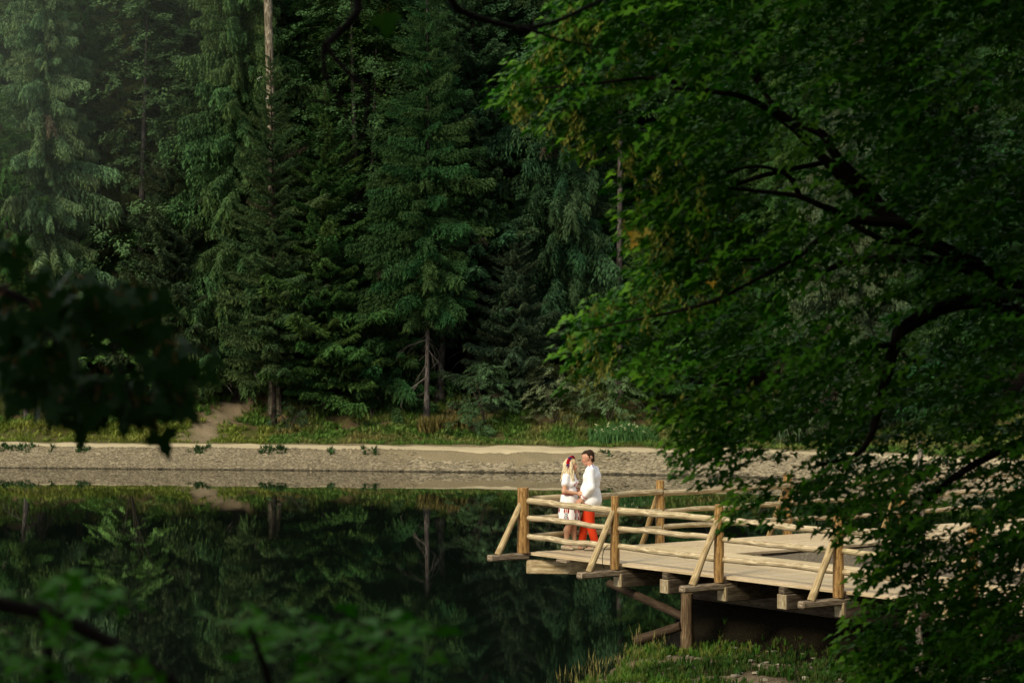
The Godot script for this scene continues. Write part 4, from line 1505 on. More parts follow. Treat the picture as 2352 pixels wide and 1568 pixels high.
# ---------------------------------------------------------------- people
# A body is a field: every bone is a tapered capsule [from, to, radius, radius, flattening of z]; they are joined with a smooth minimum and meshed as surface nets.
func skin(bones: Array, cell: float, blend: float, paint: Callable, m: Material, cuts := []) -> ArrayMesh:
	var lo := Vector3.ONE * 1e9
	var hi := Vector3.ONE * -1e9
	for q in bones:
		var rr: float = maxf(q[2], q[3]) / minf(1.0, q[4]) + blend + cell * 3.0
		for e in [q[0], q[1]]:
			lo = lo.min(e - Vector3.ONE * rr)
			hi = hi.max(e + Vector3.ONE * rr)
	var nx := int((hi.x - lo.x) / cell) + 2
	var ny := int((hi.y - lo.y) / cell) + 2
	var nz := int((hi.z - lo.z) / cell) + 2
	var g := PackedFloat32Array()
	g.resize(nx * ny * nz)
	g.fill(1.0)
	for q in bones:
		var a: Vector3 = q[0]
		var b: Vector3 = q[1]
		var ra: float = q[2]
		var rb: float = q[3]
		var fz: float = q[4]
		var rr := maxf(ra, rb) / minf(1.0, fz) + blend + cell * 2.5
		var l := (a.min(b) - Vector3.ONE * rr - lo) / cell
		var h := (a.max(b) + Vector3.ONE * rr - lo) / cell
		var sq := Vector3(1, 1, fz)
		var sa := a * sq
		var ab := b * sq - sa
		var len2 := maxf(ab.length_squared(), 1e-9)
		for k in range(maxi(0, int(l.z)), mini(nz, int(h.z) + 1)):
			for j in range(maxi(0, int(l.y)), mini(ny, int(h.y) + 1)):
				var at_ := (k * ny + j) * nx
				for i in range(maxi(0, int(l.x)), mini(nx, int(h.x) + 1)):
					var p := (lo + Vector3(i, j, k) * cell) * sq - sa
					var t := clampf(p.dot(ab) / len2, 0.0, 1.0)
					var d := (p - ab * t).length() - lerpf(ra, rb, t)
					var old := g[at_ + i]
					var w := maxf(blend - absf(old - d), 0.0) / maxf(blend, 1e-6)
					g[at_ + i] = minf(old, d) - w * w * blend * 0.25
	for c in cuts:   # planes [point, normal]: what lies beyond is cut away
		for k in nz:
			for j in ny:
				for i in nx:
					var d: float = ((lo + Vector3(i, j, k) * cell) - (c[0] as Vector3)).dot(c[1])
					var q := (k * ny + j) * nx + i
					g[q] = maxf(g[q], d)
	var b := MB.new()
	b.smooth = true
	var cells := {}
	var off := [0, 1, nx, nx + 1, nx * ny, nx * ny + 1, nx * ny + nx, nx * ny + nx + 1]
	for k in nz - 1:
		for j in ny - 1:
			for i in nx - 1:
				var q := (k * ny + j) * nx + i
				var s0 := g[q] < 0.0
				var mixed := false
				for e in 7:
					if (g[q + off[e + 1]] < 0.0) != s0:
						mixed = true
						break
				if not mixed:
					continue
				var sum := Vector3.ZERO
				var n := 0
				for e in [[0, 1], [2, 3], [4, 5], [6, 7], [0, 2], [1, 3], [4, 6], [5, 7], [0, 4], [1, 5], [2, 6], [3, 7]]:
					var va := g[q + off[e[0]]]
					var vb := g[q + off[e[1]]]
					if (va < 0.0) != (vb < 0.0):
						var t := va / (va - vb)
						var pa := Vector3(e[0] & 1, (e[0] >> 1) & 1, e[0] >> 2)
						var pb := Vector3(e[1] & 1, (e[1] >> 1) & 1, e[1] >> 2)
						sum += pa.lerp(pb, t)
						n += 1
				var u := sum / n
				var p := lo + (Vector3(i, j, k) + u) * cell
				cells[q] = b.v.size()
				var gx := g[q + 1] + g[q + 1 + nx] + g[q + 1 + nx * ny] + g[q + 1 + nx + nx * ny] - g[q] - g[q + nx] - g[q + nx * ny] - g[q + nx + nx * ny]
				var gy := g[q + nx] + g[q + nx + 1] + g[q + nx + nx * ny] + g[q + nx + 1 + nx * ny] - g[q] - g[q + 1] - g[q + nx * ny] - g[q + 1 + nx * ny]
				var gz := g[q + nx * ny] + g[q + nx * ny + 1] + g[q + nx * ny + nx] + g[q + nx * ny + nx + 1] - g[q] - g[q + 1] - g[q + nx] - g[q + nx + 1]
				var nn := Vector3(gx, gy, gz).normalized()
				b.v.append(p)
				b.n.append(nn)
				b.t.append(Vector2(p.x, p.y))
				b.c.append(paint.call(p, nn))
	for k in range(1, nz - 1):
		for j in range(1, ny - 1):
			for i in range(1, nx - 1):
				var q := (k * ny + j) * nx + i
				var here := g[q] < 0.0
				for ax in 3:
					var o: int = [1, nx, nx * ny][ax]
					if (g[q + o] < 0.0) == here:
						continue
					var d1: int = [nx, nx * ny, 1][ax]
					var d2: int = [nx * ny, 1, nx][ax]
					if not (cells.has(q) and cells.has(q - d1) and cells.has(q - d2) and cells.has(q - d1 - d2)):
						continue
					var c0: int = cells[q]
					var c1: int = cells[q - d1]
					var c2: int = cells[q - d1 - d2]
					var c3: int = cells[q - d2]
					if here:
						b.idx.append_array([c0, c2, c1, c0, c3, c2])
					else:
						b.idx.append_array([c0, c1, c2, c0, c2, c3])
	return b.mesh(m)

func bone(a: Vector3, b: Vector3, ra: float, rb: float, flat := 1.0) -> Array:
	return [a, b, ra, rb, flat]

func hand_bones(wrist: Vector3, dir: Vector3, palm_out: Vector3, curl: float, thumb_side: float, k := 1.0) -> Array:
	# a palm and five fingers; palm_out points out of the palm, the fingers curl towards it
	var out := []
	dir = dir.normalized()
	var across := dir.cross(palm_out).normalized()
	palm_out = across.cross(dir).normalized()
	for i in 4:
		var sp := (i - 1.5) * 0.021 * k
		var root_ := wrist + dir * 0.085 * k + across * sp
		out.append(bone(wrist + across * sp * 0.7 + dir * 0.01, root_, 0.015 * k, 0.012 * k))
		var lens: Array = [[0.036, 0.024, 0.018], [0.042, 0.027, 0.02], [0.039, 0.026, 0.019], [0.031, 0.02, 0.016]][i]
		var p := root_
		var d := dir
		for j in 3:
			d = (d.rotated(across, -curl * (0.7 + 0.35 * j))).normalized()
			var e: Vector3 = p + d * lens[j] * k
			out.append(bone(p, e, 0.0092 * k - j * 0.0008, 0.0088 * k - j * 0.0008))
			p = e
	var td := (dir * 0.55 + across * thumb_side * 0.75 + palm_out * 0.35).normalized()
	var p0 := wrist + dir * 0.018 * k + across * thumb_side * 0.022 * k
	var p1 := p0 + td * 0.045 * k
	out.append(bone(p0, p1, 0.015 * k, 0.011 * k))
	var td2 := (td + dir * 0.6 + palm_out * curl * 0.6).normalized()
	var p2 := p1 + td2 * 0.03 * k
	out.append(bone(p1, p2, 0.0105 * k, 0.0095 * k))
	out.append(bone(p2, p2 + (td2 + dir * 0.3).normalized() * 0.024 * k, 0.0095 * k, 0.008 * k))
	return out

func head_bones(c: Vector3, f: Vector3, up: Vector3, k: float) -> Array:
	# c = middle of the skull, f = the way the face looks
	var side := f.cross(up).normalized()
	var o := []
	o.append(bone(c - f * 0.028 * k + up * 0.022 * k, c + f * 0.012 * k + up * 0.022 * k, 0.088 * k, 0.084 * k, 1.0))
	o.append(bone(c + f * 0.028 * k - up * 0.02 * k, c + f * 0.036 * k - up * 0.075 * k, 0.066 * k, 0.050 * k, 1.0))
	o.append(bone(c + f * 0.062 * k - up * 0.098 * k, c + f * 0.070 * k - up * 0.096 * k, 0.024 * k, 0.022 * k, 1.0))   # chin
	o.append(bone(c + f * 0.088 * k + up * 0.002 * k, c + f * 0.112 * k - up * 0.034 * k, 0.010 * k, 0.014 * k, 1.0))    # nose
	o.append(bone(c + f * 0.076 * k + up * 0.022 * k + side * 0.028 * k, c + f * 0.076 * k + up * 0.022 * k - side * 0.028 * k, 0.016 * k, 0.016 * k, 1.0))  # brow
	o.append(bone(c + f * 0.090 * k - up * 0.060 * k + side * 0.014 * k, c + f * 0.090 * k - up * 0.060 * k - side * 0.014 * k, 0.011 * k, 0.011 * k, 1.0))   # lips
	o.append(bone(c + f * 0.086 * k - up * 0.074 * k + side * 0.012 * k, c + f * 0.086 * k - up * 0.074 * k - side * 0.012 * k, 0.010 * k, 0.010 * k, 1.0))
	for s in [-1.0, 1.0]:
		o.append(bone(c + f * 0.055 * k - up * 0.030 * k + side * s * 0.04 * k, c + f * 0.050 * k - up * 0.036 * k + side * s * 0.042 * k, 0.028 * k, 0.024 * k, 1.0))  # cheeks
		o.append(bone(c - f * 0.010 * k + up * 0.012 * k + side * s * 0.080 * k, c - f * 0.004 * k - up * 0.032 * k + side * s * 0.076 * k, 0.017 * k, 0.011 * k, 1.0))  # ears
	return o

const SKIN := Color(0.50, 0.27, 0.17)

func face_paint(c: Vector3, f: Vector3, up: Vector3, k: float, base: Color, lips: Color, brow: Color) -> Callable:
	var side := f.cross(up).normalized()
	return func(p: Vector3, _n: Vector3) -> Color:
		var q := p - c
		var x := q.dot(f) / k
		var y := q.dot(up) / k
		var z := absf(q.dot(side)) / k
		if x > 0.05:
			if absf(y - 0.001) < 0.007 and absf(z - 0.031) < 0.014:
				return Color(0.6, 0.56, 0.52) if absf(z - 0.031) > 0.006 else Color(0.05, 0.04, 0.035)
			if absf(y - 0.024 + (z - 0.03) * 0.1) < 0.005 and z > 0.012 and z < 0.05:
				return brow
			if absf(y + 0.066) < 0.013 and z < 0.026 and x > 0.08:
				return lips
			if absf(y + 0.02) < 0.03 and z > 0.03:
				return base.lerp(Color(0.55, 0.2, 0.14), 0.18)
		return base

func plain_paint(col: Color) -> Callable:
	return func(_p: Vector3, _n: Vector3) -> Color: return col

func strand_hair(c: Vector3, f: Vector3, up: Vector3, seed_: int, m: Material) -> ArrayMesh:
	# long fair hair: locks that leave the crown of the head and fall over shoulders and chest
	var r := RandomNumberGenerator.new()
	r.seed = seed_
	var side := f.cross(up).normalized()
	var b := MB.new()
	for i in 150:
		var a := r.randf_range(0.95, TAU - 0.95)      # 0 = over the face
		if i < 34:
			a = 0.95 + 0.2 * r.randf() if i % 2 == 0 else TAU - 0.95 - 0.2 * r.randf()
		var dirh := f * cos(a) + side * sin(a)
		var start := c + up * 0.112 + dirh * 0.018 - f * 0.01
		var rr := r.randf_range(0.080, 0.096)
		var front := a < 1.3 or a > TAU - 1.3
		var p := [start]
		var rad := [0.010]
		var lenh := r.randf_range(0.24, 0.34) if not front else r.randf_range(0.22, 0.32)
		for k in range(1, 10):
			var t := k / 9.0
			var q: Vector3
			if t < 0.32:
				var th := t / 0.32 * PI * 0.5
				q = c + up * (0.018 + 0.096 * cos(th)) + dirh * (0.018 + (rr) * sin(th)) - f * 0.012
			else:
				var s := (t - 0.32) / 0.68
				var outw := 0.01 + 0.045 * s if not front else 0.005 + 0.015 * s
				q = c + up * (0.018 - lenh * s) + dirh * (rr + 0.018 + outw * s) - f * 0.012
				if front:
					q += f * 0.045 * s
				q += (side * sin(s * 7.0 + i) + f * cos(s * 6.0 + i * 2.0)) * 0.014
			p.append(q)
			rad.append(lerpf(0.013, 0.004, t * t))
		var tone := r.randf_range(0.6, 1.15)
		b.tube(p, rad, 5, Color(0.78, 0.65, 0.42) * tone, true)
	return b.mesh(m)

func pattern_image(kind: String) -> ImageTexture:
	# the printed cloth: u runs round the skirt, v from waist (0) to hem (1)
	var w := 1024
	var h := 512
	var im := Image.create(w, h, false, Image.FORMAT_RGB8)
	im.fill(Color(0.93, 0.92, 0.92))
	var red := Color(0.62, 0.06, 0.10)
	var wine := Color(0.32, 0.03, 0.09)
	var orange := Color(0.78, 0.25, 0.12)
	var teal := Color(0.22, 0.33, 0.33)
	var ink := Color(0.12, 0.12, 0.14)
	for n in 6:
		var cx := w * (n + 0.35) / 6.0
		for y in h:
			for x in range(int(cx) - 48, int(cx) + 49):
				var u := (x - cx) / 48.0
				var v := float(y) / h
				var a := absf(u)
				var col = null
				if v > 0.42 and v < 0.50 and a < 0.55 - (v - 0.42) * 2.0:
					col = orange                                     # crown of the flower
				if v >= 0.50 and v < 0.68:
					var yy := (v - 0.59) / 0.09
					if pow((a - 0.68) / 0.28, 2.0) + yy * yy < 1.0:
						col = wine if a > 0.72 else red              # two dark petals
					elif a < 0.30 and absf(yy) < 0.8:
						col = orange if absf(a - 0.14) < 0.08 else Color(0.80, 0.78, 0.74)
				if v >= 0.66 and v < 0.96:
					var yy := (v - 0.66) / 0.30
					if a < 0.55 and absf(sin(yy * 11.0 + a * 8.0)) < 0.78:
						col = teal if a < 0.26 else ink              # stalks and tendrils
					if a > 0.5 and yy > 0.35 and a < 0.5 + (yy - 0.30) * 0.75:
						col = red if a < 0.62 else wine              # leaves that spread to the hem
				if col != null and x >= 0 and x < w:
					im.set_pixel(x, y, col)
	return ImageTexture.create_from_image(im)

func skirt_mesh(waist: Vector3, drop: float, m: Material, hem := 0.205) -> ArrayMesh:
	var b := MB.new()
	b.smooth = true
	var nu := 96
	var nv := 16
	for j in nv + 1:
		var v := float(j) / nv
		for i in nu + 1:
			var a := TAU * i / nu
			var fold := sin(a * 9.0 + 0.8) * 0.5 + sin(a * 5.0 + 2.0) * 0.35 + sin(a * 14.0) * 0.25
			var rx := lerpf(0.135, hem, pow(v, 0.5)) + fold * 0.013 * v
			var rz := lerpf(0.160, hem * 1.08, pow(v, 0.5)) + fold * 0.013 * v
			var bottom := waist.y - drop * v + (0.012 * fold * v)
			b.v.append(Vector3(waist.x + cos(a) * rx - 0.01 * v, bottom, waist.z + sin(a) * rz))
			b.n.append(Vector3(cos(a), 0.25, sin(a)).normalized())
			b.c.append(Color.WHITE)
			b.t.append(Vector2(float(i) / nu, v))
	# normals from the folded shape
	for j in nv + 1:
		for i in nu + 1:
			var q := j * (nu + 1) + i
			var l := j * (nu + 1) + (i - 1 if i > 0 else nu - 1)
			var r := j * (nu + 1) + (i + 1 if i < nu else 1)
			var up := maxi(j - 1, 0) * (nu + 1) + i
			var dn := mini(j + 1, nv) * (nu + 1) + i
			var nn := (b.v[r] - b.v[l]).cross(b.v[up] - b.v[dn]).normalized()
			if nn.dot(Vector3(cos(TAU * i / nu), 0.1, sin(TAU * i / nu))) < 0.0:
				nn = -nn
			b.n[q] = nn
	for j in nv:
		for i in nu:
			var a := j * (nu + 1) + i
			var d := a + nu + 1
			var out := (b.v[a + 1] - b.v[a]).cross(b.v[d] - b.v[a])
			if out.dot(b.n[a]) > 0.0:
				b.idx.append_array([a, d, a + 1, a + 1, d, d + 1])
			else:
				b.idx.append_array([a, a + 1, d, a + 1, d + 1, d])
	return b.mesh(m)

func flower(col: Color, r: float, seed_: int) -> ArrayMesh:
	var g := RandomNumberGenerator.new()
	g.seed = seed_
	var b := MB.new()
	for ring in 3:
		for i in 6:
			var a := TAU * i / 6.0 + ring * 0.5
			var tilt := 0.35 + 0.4 * ring
			var d := Vector3(cos(a), tilt, sin(a)).normalized()
			var s := Vector3(-sin(a), 0, cos(a))
			var rr := r * (1.0 - 0.22 * ring)
			var c := Vector3(0, r * 0.2 * ring, 0)
			var k := col * g.randf_range(0.8, 1.2)
			b.face(c, c + d * rr * 0.6 + s * rr * 0.42, c + d * rr, k)
			b.face(c, c + d * rr, c + d * rr * 0.6 - s * rr * 0.42, k)
	return b.mesh(M.petal)

func shoe(ankle: Vector3, fwd: Vector3, len: float, col: Color, sole: Color, parent: Node3D) -> void:
	var heel := Vector3(ankle.x, 0.035, ankle.z) - fwd * 0.055
	var toe := heel + fwd * (len - 0.05)
	var up: Array = [bone(heel + Vector3(0, 0.012, 0), toe + Vector3(0, -0.008, 0), 0.04, 0.026, 1.0), bone(heel + Vector3(0, 0.022, 0), heel + fwd * 0.10 + Vector3(0, 0.012, 0), 0.042, 0.042, 1.0)]
	var s := piece("shoe", skin(up, 0.009, 0.02, plain_paint(col), M.leather, [[Vector3(0, 0.012, 0), Vector3(0, -1, 0)], [Vector3(0, 0.085, 0), Vector3(0, 1, 0)]]), parent)
	var sl: Array = [bone(heel * Vector3(1, 0, 1) + Vector3(0, 0.012, 0), toe * Vector3(1, 0, 1) + Vector3(0, 0.012, 0) + fwd * 0.003, 0.044, 0.030, 1.0)]
	piece("sole", skin(sl, 0.008, 0.01, plain_paint(sole), M.leather, [[Vector3(0, 0.016, 0), Vector3(0, 1, 0)], [Vector3(0, 0.001, 0), Vector3(0, -1, 0)]]), s)

func build_people() -> void:
	var flesh := mat("skin", Color.WHITE, 0.55, 0.35, true)
	flesh.subsurf_scatter_enabled = true
	flesh.subsurf_scatter_strength = 0.08
	mat("hair", Color.WHITE, 0.75, 0.2, true)
	mat("leather", Color.WHITE, 0.5, 0.4, true)
	mat("petal", Color.WHITE, 0.7, 0.2, true)
	var cotton := mat("cotton", Color.WHITE, 0.9, 0.2, true)
	cotton.normal_enabled = true
	cotton.normal_texture = normal_tex(0.02, 3, 61, 6.0)
	cotton.normal_scale = 0.5
	cotton.uv1_triplanar = true
	cotton.uv1_scale = Vector3(2.2, 1.4, 2.2)
	var print_ := mat("printed_cotton", Color.WHITE, 0.9, 0.2, true)
	print_.albedo_texture = pattern_image("skirt")
	build_woman()
	build_man()

func build_woman() -> void:
	# local axes: she looks along +x, her right side is +z
	var o := thing("person", "woman in white embroidered dress with long fair hair and a flower wreath", "person", Vector3(1.05, DECK, -43.9), deg_to_rad(-24.0))
	var S := Color(0.52, 0.29, 0.18)
	var hipL := Vector3(0.0, 0.88, -0.085)
	var hipR := Vector3(0.0, 0.88, 0.085)
	var kneeL := Vector3(0.055, 0.48, -0.07)
	var kneeR := Vector3(0.015, 0.48, 0.075)
	var ankL := Vector3(0.07, 0.09, -0.075)
	var ankR := Vector3(-0.045, 0.09, 0.07)
	var chest := Vector3(0.0, 1.24, 0)
	var neck := Vector3(0.0, 1.40, 0)
	var head := Vector3(0.028, 1.545, 0)
	var shR := Vector3(-0.01, 1.335, 0.155)
	var shL := Vector3(-0.01, 1.335, -0.155)
	var elR := Vector3(-0.015, 1.075, 0.225)
	var wrR := Vector3(0.195, 1.035, 0.10)
	var elL := Vector3(0.0, 1.08, -0.215)
	var wrL := Vector3(0.20, 1.05, -0.075)
	var f := Vector3(0.99, -0.02, 0.05).normalized()
	var up := Vector3(0.02, 1, 0).normalized()
	up = (up - f * up.dot(f)).normalized()
	var bones := [
		bone(Vector3(-0.01, 0.90, -0.045), Vector3(-0.01, 0.90, 0.045), 0.10, 0.10), bone(Vector3(0, 1.08, -0.03), Vector3(0, 1.08, 0.03), 0.095, 0.095),
		bone(chest + Vector3(-0.01, 0, -0.05), chest + Vector3(-0.01, 0, 0.05), 0.105, 0.105), bone(shL, shR, 0.055, 0.055), bone(neck - Vector3(0, 0.05, 0), head - Vector3(0.02, 0.05, 0), 0.05, 0.045),
		bone(chest + Vector3(0.075, -0.01, 0.06), chest + Vector3(0.085, -0.01, 0.06), 0.058, 0.055), bone(chest + Vector3(0.075, -0.01, -0.06), chest + Vector3(0.085, -0.01, -0.06), 0.058, 0.055),
		bone(hipL, kneeL, 0.072, 0.055), bone(hipR, kneeR, 0.072, 0.055), bone(kneeL + Vector3(0, -0.02, 0), kneeL.lerp(ankL, 0.3) + Vector3(-0.02, 0, 0), 0.052, 0.056), bone(kneeL.lerp(ankL, 0.3) + Vector3(-0.02, 0, 0), ankL, 0.056, 0.034),
		bone(kneeR + Vector3(0, -0.02, 0), kneeR.lerp(ankR, 0.3) + Vector3(-0.02, 0, 0), 0.052, 0.056), bone(kneeR.lerp(ankR, 0.3) + Vector3(-0.02, 0, 0), ankR, 0.056, 0.034),
		bone(ankL, ankL + Vector3(0.12, -0.055, 0), 0.034, 0.026), bone(ankR, ankR + Vector3(0.12, -0.055, 0), 0.034, 0.026),
		bone(shR, elR, 0.050, 0.041), bone(elR, wrR, 0.041, 0.027), bone(shL, elL, 0.050, 0.041), bone(elL, wrL, 0.041, 0.027),
	]
	var body := piece("body", skin(bones, 0.014, 0.035, plain_paint(S), M.skin), o)
	piece("head", skin(head_bones(head, f, up, 0.97), 0.0055, 0.016, face_paint(head, f, up, 0.97, S * 1.05, Color(0.45, 0.10, 0.09), Color(0.25, 0.16, 0.08)), M.skin), body)
	piece("hand", skin(hand_bones(wrR, Vector3(1, 0.12, -0.35), Vector3(0.1, -0.3, -1), 0.35, -1.0, 0.9), 0.0045, 0.007, plain_paint(S * 1.08), M.skin), body)
	piece("hand", skin(hand_bones(wrL, Vector3(1, 0.1, 0.3), Vector3(0.1, -0.2, 1), 0.3, 1.0, 0.9), 0.0045, 0.007, plain_paint(S * 1.08), M.skin), body)
	# the dress: bodice with short sleeves, belt and printed skirt
	var white := Color(0.86, 0.85, 0.86)
	var bod := [
		bone(Vector3(0, 1.06, -0.045), Vector3(0, 1.06, 0.045), 0.112, 0.112), bone(chest + Vector3(-0.01, -0.03, -0.055), chest + Vector3(-0.01, -0.03, 0.055), 0.122, 0.122), bone(chest + Vector3(-0.005, 0.05, -0.06), chest + Vector3(-0.005, 0.05, 0.06), 0.104, 0.104),
		bone(chest + Vector3(0.078, -0.012, 0.06), chest + Vector3(0.086, -0.012, 0.06), 0.066, 0.062), bone(chest + Vector3(0.078, -0.012, -0.06), chest + Vector3(0.086, -0.012, -0.06), 0.066, 0.062),
		bone(shL + Vector3(0, 0.0, 0.06), shR - Vector3(0, 0.0, 0.06), 0.060, 0.060), bone(shR, shR.lerp(elR, 0.42), 0.064, 0.066), bone(shL, shL.lerp(elL, 0.42), 0.064, 0.066),
	]
	var motif := func(p: Vector3, n: Vector3) -> Color:
		# embroidery on the breast
		if n.x > 0.25 and absf(p.z) < 0.115:
			var q := Vector2(absf(p.z), p.y)
			if q.distance_to(Vector2(0.0, 1.215)) < 0.022: return Color(0.55, 0.12, 0.05)
			if q.distance_to(Vector2(0.068, 1.20)) < 0.03 and p.y < 1.20 + (0.098 - q.x) * 0.5: return Color(0.34, 0.012, 0.03)
			if q.distance_to(Vector2(0.075, 1.285)) < 0.017: return Color(0.42, 0.03, 0.04)
			if p.y > 1.125 and p.y < 1.178 and sin(p.z * 190.0) * sin(p.y * 150.0) > 0.12: return Color(0.09, 0.12, 0.12)
		return white
	var cut_r := (elR - shR).normalized()
	var bodice := piece("bodice", skin(bod, 0.0095, 0.03, motif, M.cotton, [[Vector3(0, 1.005, 0), Vector3(0, -1, 0)], [Vector3(0.05, 1.385, 0), Vector3(0.25, 1, 0).normalized()]]), o)
	piece("belt", skin([bone(Vector3(0, 1.015, -0.045), Vector3(0, 1.015, 0.045), 0.121, 0.121)], 0.010, 0.01, plain_paint(Color(0.42, 0.018, 0.03)), M.cotton, [[Vector3(0, 1.034, 0), Vector3(0, 1, 0)], [Vector3(0, 0.996, 0), Vector3(0, -1, 0)]]), bodice)
	piece("skirt", skirt_mesh(Vector3(-0.005, 1.012, 0), 0.49, M.printed_cotton), o)
	shoe(ankL, Vector3(1, 0, -0.1).normalized(), 0.235, Color(0.50, 0.42, 0.28), Color(0.06, 0.04, 0.03), o)
	shoe(ankR, Vector3(1, 0, 0.12).normalized(), 0.235, Color(0.52, 0.44, 0.30), Color(0.06, 0.04, 0.03), o)
	# hair and wreath
	var hb := [bone(head - f * 0.035 + up * 0.03, head + f * 0.0 + up * 0.034, 0.098, 0.092), bone(head - f * 0.06 - up * 0.02, head - f * 0.075 - up * 0.15, 0.07, 0.045), bone(head - f * 0.035 - up * 0.01 + Vector3(0, 0, 0.06), head - f * 0.02 - up * 0.17 + Vector3(0, 0, 0.085), 0.04, 0.03), bone(head - f * 0.035 - up * 0.01 - Vector3(0, 0, 0.06), head - f * 0.02 - up * 0.17 - Vector3(0, 0, 0.085), 0.04, 0.03)]
	var hair := piece("hair", skin(hb, 0.009, 0.02, plain_paint(Color(0.66, 0.50, 0.27)), M.hair), o)
	piece("locks", strand_hair(head, f, up, 12, M.hair), hair)
	var wreath := Node3D.new()
	wreath.name = "flower_wreath"
	o.add_child(wreath)
	var side := f.cross(up).normalized()
	var cols := [Color(0.50, 0.012, 0.02), Color(0.06, 0.03, 0.20), Color(0.55, 0.03, 0.02), Color(0.045, 0.03, 0.16), Color(0.45, 0.01, 0.03)]
	for i in 13:
		var a := -2.05 + 4.1 * i / 12.0
		var p := head + up * (0.02 + 0.120 * cos(a)) + side * sin(a) * 0.120 + f * (0.022 - 0.03 * absf(sin(a)))
		var outw := (up * cos(a) + side * sin(a)).normalized()
		var fl := piece("flower", flower(cols[i % 5], 0.043, i), wreath)
		var zz := outw.cross(f).normalized()
		fl.transform = Transform3D(Basis(zz.cross(outw).normalized(), outw, zz), p)

